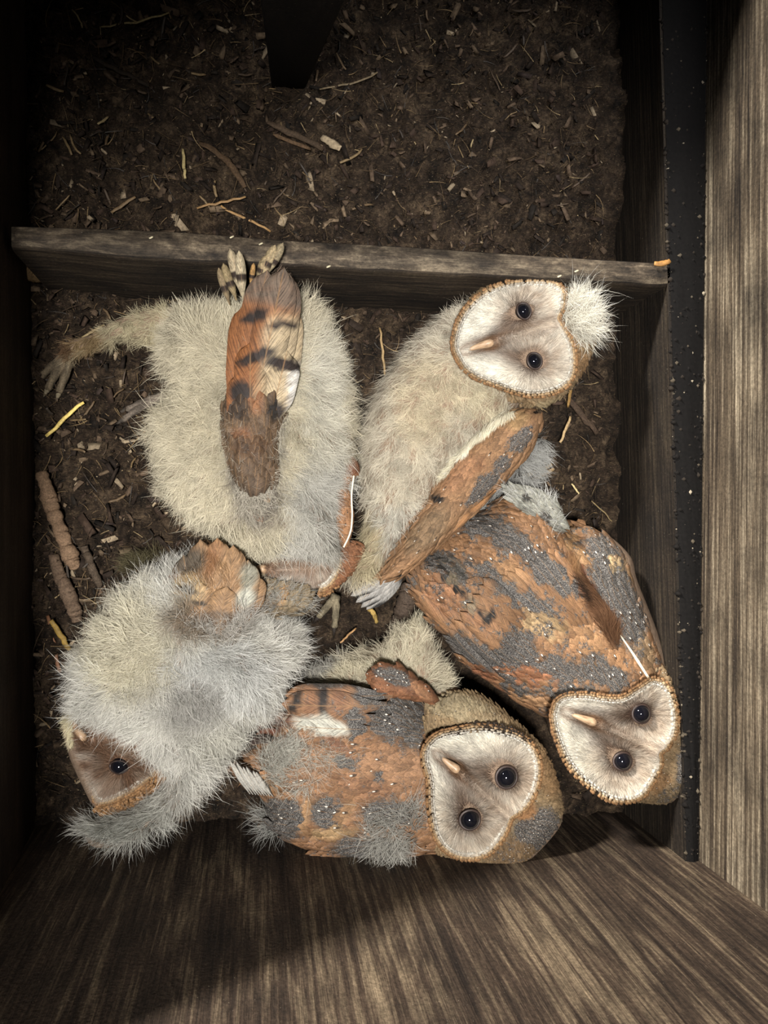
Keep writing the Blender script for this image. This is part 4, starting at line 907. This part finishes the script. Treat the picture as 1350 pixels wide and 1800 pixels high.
# ---- the dense fluffy owl in the lower left corner
o5 = owl(W(300, 1220, 0.0), 'round grey white downy owl in the lower left corner looking sideways with one eye')
B5 = Blob([(318, 985), (265, 1008), (215, 1045), (175, 1090), (145, 1140), (128, 1200), (135, 1250), (165, 1275), (220, 1290), (262, 1330), (290, 1350), (270, 1390), (215, 1420), (180, 1425), (150, 1445), (165, 1475), (205, 1480), (250, 1465), (305, 1432), (350, 1385), (400, 1335), (440, 1275), (490, 1235), (505, 1190), (528, 1140), (520, 1100), (470, 1075), (420, 1060), (390, 1000)], 0.046, 0.050, 110, 0.042)
H5 = [(112, 1262), (150, 1255), (220, 1285), (275, 1330), (290, 1362), (270, 1395), (215, 1425), (172, 1420), (140, 1365), (118, 1310)]
D5 = [(134, 1290), (160, 1268), (210, 1278), (252, 1310), (270, 1345), (245, 1372), (212, 1392), (178, 1404), (165, 1385), (150, 1350), (136, 1320)]
db5, hb5 = head(o5, H5, 0.070, [(211, 1345, 13, .62, .15)], ((128, 1268), (150, 1300)), (270, 1340), D5, headz=0.045, wash=.78, tone=1.2, rim_skip=lambda x, y: (y < 1352+0.0*x) | (x < 165), rows=9, lenk=1.5)
skin_mesh(o5, [B5, hb5], (160, 154, 140))
g5 = [(150, 1150, -.9, .3), (200, 1080, -.6, -.5), (300, 1000, -.2, -.9), (300, 1200, -.5, .8), (130, 1230, -.9, .5), (420, 1300, .4, .9), (500, 1180, .9, .3), (480, 1100, .6, -.3), (350, 1380, .4, .9), (200, 1470, -.2, 1), (290, 1440, .1, 1), (400, 1200, .3, .8), (200, 1270, -.6, .4), (330, 1300, -.2, .9), (160, 1440, -.8, .6)]
c5 = fluffcol((210, 208, 200), [(230, 1130, 80, 90, 20, (210, 204, 184)), (390, 1180, 90, 60, 0, (206, 206, 202)), (340, 1220, 60, 40, 0, (172, 170, 164)), (400, 1290, 60, 50, -30, (196, 194, 184)), (230, 1450, 90, 40, 0, (196, 196, 188)), (360, 1090, 60, 20, 10, (150, 136, 118))], warp=22)
skip5 = lambda x, y: ~((sdist(db5.px, x, y) > -14) & (y > 1240)) | ((y < 1300) & (x > 185)) 
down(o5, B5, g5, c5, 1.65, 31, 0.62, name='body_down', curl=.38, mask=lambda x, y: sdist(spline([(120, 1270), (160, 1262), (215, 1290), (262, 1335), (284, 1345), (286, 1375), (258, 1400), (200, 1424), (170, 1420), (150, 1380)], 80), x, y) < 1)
CH = Blob([(112, 1262), (132, 1252), (150, 1262), (150, 1290), (132, 1312), (116, 1296)], 0.060, 0.010, 14, 0.02)
down(o5, CH, [(130, 1280, -.5, .8)], fluffcol((214, 204, 172)), 1.6, 12, .2, name='chin_down', clump=20, wob=.2)
W5 = Blob([(349, 952), (318, 990), (290, 1022), (282, 1060), (295, 1095), (330, 1112), (372, 1110), (410, 1088), (440, 1060), (454, 1030), (448, 1000), (425, 982), (390, 955)], 0.074, 0.018, 36, 0.05)
def w5c(x, y):
    c, g = patches((180, 134, 92), [(300, 1040, 22, 44, 10, (134, 88, 62)), (330, 990, 40, 26, -20, (104, 88, 74)), (330, 1038, 34, 26, 0, (206, 170, 122)), (330, 1040, 20, 6, 8, (52, 46, 44)), (346, 1062, 18, 5, 8, (60, 52, 48)), (375, 980, 14, 40, 20, (176, 120, 74)), (388, 1020, 12, 60, 22, (186, 138, 92)), (436, 1012, 18, 26, 10, (168, 162, 150)), (432, 1050, 18, 22, 20, (200, 198, 192)), (310, 1070, 20, 14, 50, (222, 200, 160)), (380, 1090, 50, 16, 0, (128, 100, 78))], warp=5)(x, y)
    return c, g
skin_mesh(o5, [Blob([(345, 985), (318, 1010), (300, 1045), (305, 1085), (340, 1105), (380, 1104), (415, 1080), (436, 1050), (440, 1015), (415, 1000), (385, 980)], 0.070, 0.010, 30, 0.03)], (120, 90, 64), 'wing_arm')
w5m = MB()
for (b_, t_, wd, z0, z1) in (((322, 1116), (298, 1010), 48, .082, .084), ((352, 1122), (322, 975), 52, .084, .086), ((368, 1118), (352, 948), 54, .086, .088), ((384, 1116), (382, 945), 54, .088, .088), ((400, 1112), (410, 958), 52, .089, .088), ((418, 1106), (436, 984), 50, .088, .086), ((432, 1096), (450, 1008), 46, .086, .084),
        ((320, 1110), (318, 1030), 44, .088, .091), ((350, 1118), (352, 1022), 46, .090, .092), ((384, 1116), (398, 1030), 46, .092, .093)):
    vane(w5m, b_, t_, wd, lambda x, y, u, v, i: (w5c(x, y)[0]*(.75+.5*vnoise(x/3, y/3))[:, None], 0), z0, z1, cup=.10)
w5o = w5m.build('wing', M['feather'], o5)
down(w5o, W5, [(330, 1050, .3, -1), (420, 1050, .2, -1)], w5c, 3.2, 10, .2, name='wing_barbs', clump=30, wob=.2, curl=.12)
OW = Blob([(282, 1080), (330, 1086), (380, 1092), (430, 1070), (452, 1080), (440, 1110), (380, 1140), (310, 1130)], 0.086, 0.006, 24, 0.05)
down(o5, OW, [(300, 1100, .1, -1), (380, 1110, .3, -.8), (430, 1100, .4, -.8)], fluffcol((190, 186, 178)), 2.6, 34, .35, name='loose_down', curl=.5, wob=.6, clump=7)
SF = Blob([(442, 1010), (480, 1020), (540, 1035), (545, 1070), (510, 1085), (460, 1085), (436, 1070)], 0.062, 0.012, 24, 0.04)
coverts(o5, SF, [(480, 1060, .5, -.6)], patches((164, 140, 110), [(470, 1060, 20, 18, 0, (128, 106, 84), .4), (496, 1050, 8, 24, 20, (206, 152, 90))], warp=4), 12, 34, 15, name='wing_feathers', spotp=0)
down(o5, SF, [(480, 1060, .5, -.6), (530, 1060, 1, .1)], fluffcol((172, 170, 162)), 3.0, 26, .7, name='flank_down', curl=.5)
GT = Blob([(212, 992), (240, 968), (285, 972), (300, 985), (260, 1005), (222, 1015)], 0.030, 0.010, 16, 0.02)
down(o5, GT, [(250, 990, -.7, -.5)], fluffcol((96, 90, 68)), 2.4, 22, .6, name='tail_down')

# ---- the speckled grey and orange owl on the right
o3 = owl(W(980, 1120, 0.0), 'fully feathered orange and grey speckled owl with its white face beside the right wall')
P3 = [(902, 868), (850, 900), (813, 912), (772, 962), (728, 1000), (726, 1047), (752, 1087), (792, 1127), (824, 1175), (884, 1213), (948, 1255), (1000, 1275), (1060, 1290), (1150, 1230), (1188, 1215), (1160, 1158), (1150, 1127), (1128, 1069), (1105, 1011), (1096, 975), (1056, 937), (1012, 925), (990, 935), (970, 900), (940, 870)]
B3 = Blob(P3, 0.046, 0.040, 95, 0.042)
H3 = [(976, 1255), (990, 1228), (1050, 1215), (1110, 1195), (1150, 1165), (1190, 1210), (1222, 1251), (1231, 1287), (1227, 1344), (1204, 1384), (1164, 1411), (1124, 1409), (1080, 1402), (1040, 1382), (1004, 1348), (985, 1310)]
D3 = [(978, 1250), (991, 1231), (1027, 1227), (1060, 1232), (1095, 1232), (1125, 1215), (1150, 1201), (1170, 1214), (1181, 1250), (1180, 1285), (1166, 1310), (1152, 1322), (1154, 1344), (1138, 1375), (1120, 1396), (1082, 1401), (1044, 1380), (1010, 1348), (991, 1313), (979, 1276)]
crown3 = patches((172, 138, 98), [(1210, 1345, 26, 60, 10, (120, 110, 100), .85), (1196, 1262, 20, 40, -20, (196, 158, 112)), (1160, 1380, 20, 24, 0, (172, 126, 78)), (1180, 1395, 36, 18, -30, (150, 124, 92), .4)], warp=6)
db3, hb3 = head(o3, H3, 0.092, [(1124, 1253, 15.5, .95), (1091, 1336, 15.5, .9)], ((1002, 1255), (1046, 1270)), (1150, 1318), D3, crown=crown3)
skin_mesh(o3, [B3, hb3], (104, 80, 60))
g3 = [(1100, 1200, -.6, -.8), (1000, 1000, -.6, -.8), (850, 1120, -.85, -.6), (780, 1030, -.7, -.7), (850, 920, -.85, -.5), (1100, 1000, -.4, -.9), (960, 1220, -.9, -.3), (1000, 1150, -.7, -.7)]
OR = (186, 128, 80); G_ = (84, 80, 78)
c3 = patches((176, 122, 78), [
 (858, 927, 52, 24, 15, G_, 1), (905, 960, 46, 20, 25, G_, .8), (956, 998, 52, 20, 35, G_, 1), (991, 1033, 42, 18, 40, G_, .9), (929, 1058, 64, 18, 28, G_, .95), (870, 1010, 50, 12, 25, G_, .8),
 (915, 1150, 36, 44, -10, G_, 1), (840, 1150, 70, 22, 28, G_, 1), (885, 1165, 40, 20, 10, G_, .9), (987, 1184, 44, 24, 10, G_, 1), (1065, 1190, 48, 28, 25, G_, .95), (1009, 1221, 44, 10, 0, G_, .9), (762, 989, 38, 20, 20, G_, .8), (911, 1208, 30, 12, 20, G_, .9), (800, 1010, 26, 40, -30, G_, .45),
 (894, 1003, 34, 14, 30, (196, 140, 90)), (1012, 1060, 30, 12, 40, OR), (964, 1104, 38, 26, 20, (206, 166, 116)), (1040, 1130, 44, 24, 40, (196, 140, 90)), (1095, 1150, 24, 44, -25, (190, 132, 82)),
 (1050, 1060, 18, 76, -34, (140, 78, 48)), (780, 1055, 30, 34, -20, (184, 122, 78)), (830, 1085, 44, 14, 36, (178, 120, 78)), (850, 1190, 30, 14, 25, (166, 98, 58)), (930, 1190, 60, 12, 15, (180, 110, 66)), (950, 1236, 44, 10, 15, (204, 148, 98)),
 (813, 1047, 15, 11, 35, (38, 34, 34)), (858, 1086, 16, 11, 38, (36, 32, 32)), (784, 1010, 10, 13, 20, (50, 46, 46)), (838, 1064, 14, 10, 38, (150, 128, 104)), (800, 1028, 13, 10, 38, (140, 122, 100)),
 (1088, 1050, 34, 110, -20, (112, 110, 110), 1), (1009, 962, 16, 36, -25, (196, 144, 92)), (1030, 990, 20, 16, 0, (190, 138, 88)), (1084, 998, 16, 12, 30, (214, 176, 126)), (1135, 1150, 14, 40, -20, (168, 132, 96)), (1108, 1012, 8, 22, -20, (176, 132, 90)),
], warp=18, wscale=.075)
_c3, c3 = c3, (lambda x, y, f=c3: (lambda r: (r[0], r[1]+0.26*(r[1] < .3)*smooth(.25, .75, fbm(x/13+3, y/13, 3))*2.0))(f(x, y)))
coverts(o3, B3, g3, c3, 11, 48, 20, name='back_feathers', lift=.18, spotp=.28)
mm = MB(); down(o3, B3, g3, lambda x, y: (c3(x, y)[0]*1.15, 0), 2.3, 15, .17, mb=mm, clump=12, wob=.3, curl=.15, width=.00024); mm.build('fine_barbs', M['down'], o3)
# folded flight feathers of the near wing and the edge of the shoulder
wm = MB()
def on_blob(m_, bl, b_, t_, wd, cf, hb_=.001, ht_=.004, point=0.0, arch=.07):
    w_, n_ = bl.pt(np.array([b_[0], t_[0]], float), np.array([b_[1], t_[1]], float)); nm = nrm(n_.mean(0)[None])
    feathers(m_, w_[:1]+nm*hb_, w_[1:]+nm*ht_, nm, np.array([wd*K(bl.z)]), cf, 0, 0, .10, arch, point, nu=9, nv=25)
for i in range(15):
    s = (i % 8)/7; far = i < 8; L = 1.0 if far else .62
    b_ = (900+34*s-(0 if far else 8), 1190-118*s); t_ = (732+78*s, 1030-66*s); t_ = (b_[0]+(t_[0]-b_[0])*L, b_[1]+(t_[1]-b_[1])*L)
    tn_ = .8+.4*RNG.random()
    on_blob(wm, B3, b_, t_, 27 if far else 24, lambda x, y, u, v, k, tn_=tn_: (c3(x, y)[0]*(tn_*(1+.25*smooth(.85, 1, v)))[:, None], c3(x, y)[1]-.12), .001 if far else .004, .004 if far else .007)
for i in range(9):
    s = i/8; b_ = (1000+60*s, 1120-20*s); t_ = (872+110*s, 1010-52*s); tn_ = .8+.4*RNG.random()
    on_blob(wm, B3, b_, t_, 22, lambda x, y, u, v, k, tn_=tn_: (c3(x, y)[0]*(tn_*(1+.25*smooth(.85, 1, v)))[:, None], c3(x, y)[1]), .001, .005, arch=.05)
wm.build('wing', M['feather'], o3)
sc3 = Blob([(990, 985), (1020, 1000), (1060, 1050), (1088, 1110), (1082, 1150), (1056, 1110), (1020, 1060)], 0.084, 0.007, 12, 0.02)
down(o3, sc3, [(1040, 1060, -.55, -.85)], patches((132, 88, 58), [(1030, 1040, 12, 30, -40, (60, 46, 38)), (1010, 1010, 20, 14, 0, (176, 124, 76))], warp=5), 1.7, 26, .15, name='scapular_plume', clump=40, wob=.15, curl=.12)
le = MB(); P = spline([(1090, 1116), (1112, 1148), (1130, 1176), (1148, 1204)], 30, False); V, Fs, uv = tube(W(P[:, 0], P[:, 1], .0905), np.interp(np.linspace(0, 1, 30), [0, .5, 1], [1, 3, 2])*K(.08), 8); le.add(V, Fs, uv=uv, col=lin((240, 230, 208))); le.build('white_wing_edge', M['down'], o3)
EF = Blob([(884, 1216), (905, 1222), (950, 1232), (985, 1238), (975, 1256), (945, 1258), (905, 1240)], 0.072, 0.006, 10, 0.02)
TG = Blob([(893, 858), (930, 858), (972, 876), (992, 905), (996, 935), (972, 935), (930, 905), (905, 885)], 0.076, 0.010, 16, 0.04)
coverts(o3, TG, [(940, 890, -.75, -.65)], patches((182, 182, 178), [(930, 880, 12, 6, 30, (80, 78, 78)), (965, 915, 8, 14, -30, (84, 82, 82))], warp=8, wscale=.15), 7, 32, 9, name='rump_feathers', spotp=.1, point=1)
down(o3, TG, [(940, 890, -.75, -.65)], fluffcol((196, 196, 192)), 3.0, 26, .4, name='rump_down', curl=.3)

# ---- the owl lying along the bottom
o4 = owl(W(680, 1360, 0.0), 'mottled orange and grey owl with grey down on its back lying along the bottom wall')
B4 = Blob([(757, 1235), (700, 1192), (655, 1196), (595, 1196), (540, 1204), (500, 1220), (480, 1260), (440, 1300), (412, 1340), (425, 1372), (470, 1402), (466, 1440), (505, 1470), (545, 1496), (624, 1508), (693, 1512), (745, 1500), (800, 1500), (860, 1440), (880, 1330), (830, 1250)], 0.044, 0.040, 90, 0.040)
F4 = Blob([(530, 1200), (552, 1176), (615, 1148), (673, 1128), (708, 1098), (735, 1086), (750, 1100), (756, 1120), (780, 1165), (795, 1200), (770, 1235), (700, 1230), (600, 1215)], 0.036, 0.030, 45, 0.034)
H4 = [(748, 1250), (775, 1228), (810, 1216), (849, 1224), (898, 1260), (950, 1309), (972, 1353), (986, 1407), (981, 1446), (942, 1493), (898, 1527), (849, 1527), (796, 1507), (760, 1490), (752, 1420), (745, 1330)]
D4 = [(750, 1329), (766, 1301), (801, 1289), (849, 1284), (898, 1294), (928, 1314), (941, 1345), (937, 1382), (918, 1415), (893, 1432), (888, 1442), (879, 1465), (854, 1494), (820, 1501), (791, 1491), (771, 1465), (762, 1421), (760, 1373)]
crown4 = patches((180, 146, 104), [(810, 1245, 62, 24, 15, (206, 182, 144)), (860, 1270, 40, 14, 20, (200, 170, 130)), (945, 1460, 46, 44, -40, (116, 110, 104), .9), (900, 1500, 50, 30, 0, (150, 116, 80), .35), (958, 1360, 22, 50, -20, (190, 144, 94)), (850, 1282, 70, 7, 4, (70, 52, 38)), (775, 1296, 12, 6, 0, (60, 46, 36)), (920, 1420, 20, 20, 0, (190, 130, 74)), (770, 1490, 30, 20, 0, (190, 152, 106))], warp=6)
db4, hb4 = head(o4, H4, 0.092, [(888, 1364, 17, .98), (824, 1438, 16, .92)], ((775, 1331), (806, 1354)), (890, 1432), D4, crown=crown4)
skin_mesh(o4, [B4, F4, hb4], (110, 86, 66))
g4 = [(700, 1240, -.95, -.3), (560, 1220, -1, 0), (680, 1350, -1, .15), (560, 1440, -1, -.05), (700, 1480, -1, .2), (480, 1340, -.9, -.3), (760, 1200, -.8, -.5)]
c4 = patches((170, 116, 74), [
 (587, 1200, 62, 13, 0, (66, 54, 46), .35), (519, 1236, 9, 24, 10, (42, 34, 30)), (567, 1236, 11, 32, 8, (42, 34, 32)), (545, 1232, 12, 26, 8, (160, 104, 64)), (595, 1235, 12, 22, 8, (164, 106, 66)),
 (545, 1270, 38, 15, -4, (214, 210, 204)), (582, 1280, 34, 18, 8, (216, 212, 206)), (650, 1222, 30, 22, 0, G_, .7), (700, 1190, 50, 18, 10, G_, .85), (740, 1200, 20, 16, 40, (168, 96, 54)), (706, 1264, 56, 38, 0, G_, .95), (730, 1300, 20, 44, 0, G_, .6), (626, 1272, 16, 30, -10, G_, .95), (626, 1338, 30, 13, 0, G_, 1), (600, 1310, 30, 10, 30, (150, 96, 66)),
 (700, 1345, 74, 34, 0, (184, 130, 90)), (676, 1366, 12, 14, 0, G_, .8), (650, 1380, 60, 16, 15, (160, 108, 72)),
 (505, 1440, 44, 42, 0, G_, 1), (549, 1430, 10, 44, 5, (178, 130, 84)), (584, 1424, 28, 28, 0, G_, 1), (612, 1430, 12, 36, 30, (180, 130, 84)), (595, 1462, 40, 12, -10, (190, 148, 98)), (660, 1490, 70, 26, 0, G_, .85), (690, 1430, 50, 26, 0, G_, .9), (470, 1380, 24, 14, 20, (190, 138, 86)), (520, 1395, 40, 10, 0, (172, 118, 72)),
 (440, 1300, 34, 26, 0, (60, 46, 40), .3), (480, 1270, 40, 16, 0, (120, 74, 56))], warp=8, wscale=.07)
c4_ = c4; c4 = lambda x, y, f=c4_: (lambda r: (r[0], r[1]+0.22*(r[1] < .3)*smooth(.3, .8, fbm(x/17+3, y/17, 3))*1.5*(r[0].mean(-1) < .5)))(f(x, y))
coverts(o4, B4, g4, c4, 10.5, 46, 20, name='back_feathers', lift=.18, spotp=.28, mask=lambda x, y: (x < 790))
mm = MB(); down(o4, B4, g4, lambda x, y: (c4(x, y)[0]*1.15, 0), 2.2, 16, .18, mb=mm, clump=12, wob=.3, curl=.15, width=.00024, mask=lambda x, y: x < 780); mm.build('fine_barbs', M['down'], o4)
BR = Blob([(768, 1296), (800, 1282), (850, 1274), (905, 1285), (932, 1308), (900, 1299), (850, 1288), (800, 1293)], 0.0945, 0.002, 8, 0.01)
coverts(o4, BR, [(850, 1280, .2, -1)], patches((62, 48, 38), [(830, 1284, 12, 8, 0, (180, 146, 104))], warp=3), 5, 12, 8, name='dark_brow_feathers', spotp=0, lift=.4)
# belly down and spotted flank
down(o4, F4, [(560, 1180, -.9, -.5), (720, 1100, -.2, -.9), (780, 1160, .8, -.2), (700, 1180, -.3, -.9)], fluffcol((208, 200, 178), [(735, 1100, 20, 20, 0, (216, 208, 184)), (560, 1180, 50, 20, -20, (170, 168, 160)), (640, 1180, 60, 16, -10, (212, 204, 180))], warp=10), 1.8, 22, .5, name='flank_down')
# wing with barred and white-webbed quills
wm = MB()
for (b_, t_, wd, z0, z1) in (((690, 1222), (500, 1222), 42, .083, .076), ((680, 1240), (494, 1238), 50, .086, .079), ((660, 1262), (500, 1268), 48, .085, .077), ((650, 1282), (520, 1276), 44, .086, .080)):
    vane(wm, b_, t_, wd, lambda x, y, u, v, i: c4(x, y), z0, z1, cup=.10)
w4o = wm.build('wing', M['feather'], o4)
SH = Blob([(655, 1195), (665, 1172), (690, 1168), (725, 1184), (765, 1218), (770, 1240), (740, 1232), (700, 1225), (665, 1222)], 0.078, 0.005, 16, 0.03)
coverts(w4o, SH, [(700, 1200, -.9, -.3)], patches((160, 98, 58), [(695, 1192, 36, 14, 20, G_, .8), (745, 1215, 26, 8, 40, (192, 128, 80)), (680, 1210, 14, 12, 0, (170, 104, 62))], warp=6), 9, 28, 17, name='shoulder_feathers', spotp=.7)
DG = Blob([(455, 1330), (500, 1296), (560, 1298), (608, 1310), (600, 1340), (572, 1372), (520, 1392), (470, 1378)], 0.078, 0.006, 24, 0.03)
down(o4, DG, [(470, 1340, .3, -.9), (520, 1310, .9, -.4), (570, 1340, .8, -.4), (540, 1370, -.5, .9), (500, 1350, .7, -.7)], fluffcol((188, 186, 176)), 2.5, 32, .45, name='back_down', curl=.7, wob=.7, clump=6)
DH = Blob([(640, 1440), (680, 1415), (735, 1400), (750, 1430), (735, 1480), (700, 1510), (650, 1500)], 0.082, 0.006, 24, 0.03)
down(o4, DH, [(680, 1450, -.8, -.2), (700, 1500, 0, 1), (740, 1420, .3, -.8)], fluffcol((176, 174, 166)), 3.2, 34, .45, name='shoulder_down', curl=.7, clump=6)
DT = Blob([(455, 1432), (475, 1420), (500, 1440), (498, 1462), (470, 1460)], 0.050, 0.01, 14, 0.02)
down(o4, DT, [(470, 1440, -1, .2)], fluffcol((176, 176, 170)), 2.4, 34, .4, name='tail_down', curl=.5, clump=5)
wm = MB()
for i in range(9):
    s = i/8; vane(wm, (440+40*s, 1396+4*s), (404+46*s, 1336+22*s+3*math.sin(i*2.3)), 9, lambda x, y, u, v, k: (mix(lin((204, 202, 194)), lin((70, 62, 54)), smooth(.45, .8, np.abs(u-.2)*1.4)), 0*x), .074+.002*s, .082, cup=.2, point=.6)
for (b_, t_, wd, cc) in (((560, 1400), (404, 1352), 26, (176, 130, 84)), ((540, 1392), (430, 1372), 26, (60, 52, 46)), ((500, 1302), (436, 1310), 30, (64, 48, 42)), ((520, 1300), (450, 1290), 28, (120, 78, 60))):
    vane(wm, b_, t_, wd, lambda x, y, u, v, i, cc=cc: (np.broadcast_to(lin(cc), (len(x), 3))*(.7+.5*vnoise(x/3, y/3))[:, None], 0*x), .074, .060, point=.5)
wm.build('tail_feathers', M['feather'], o4)
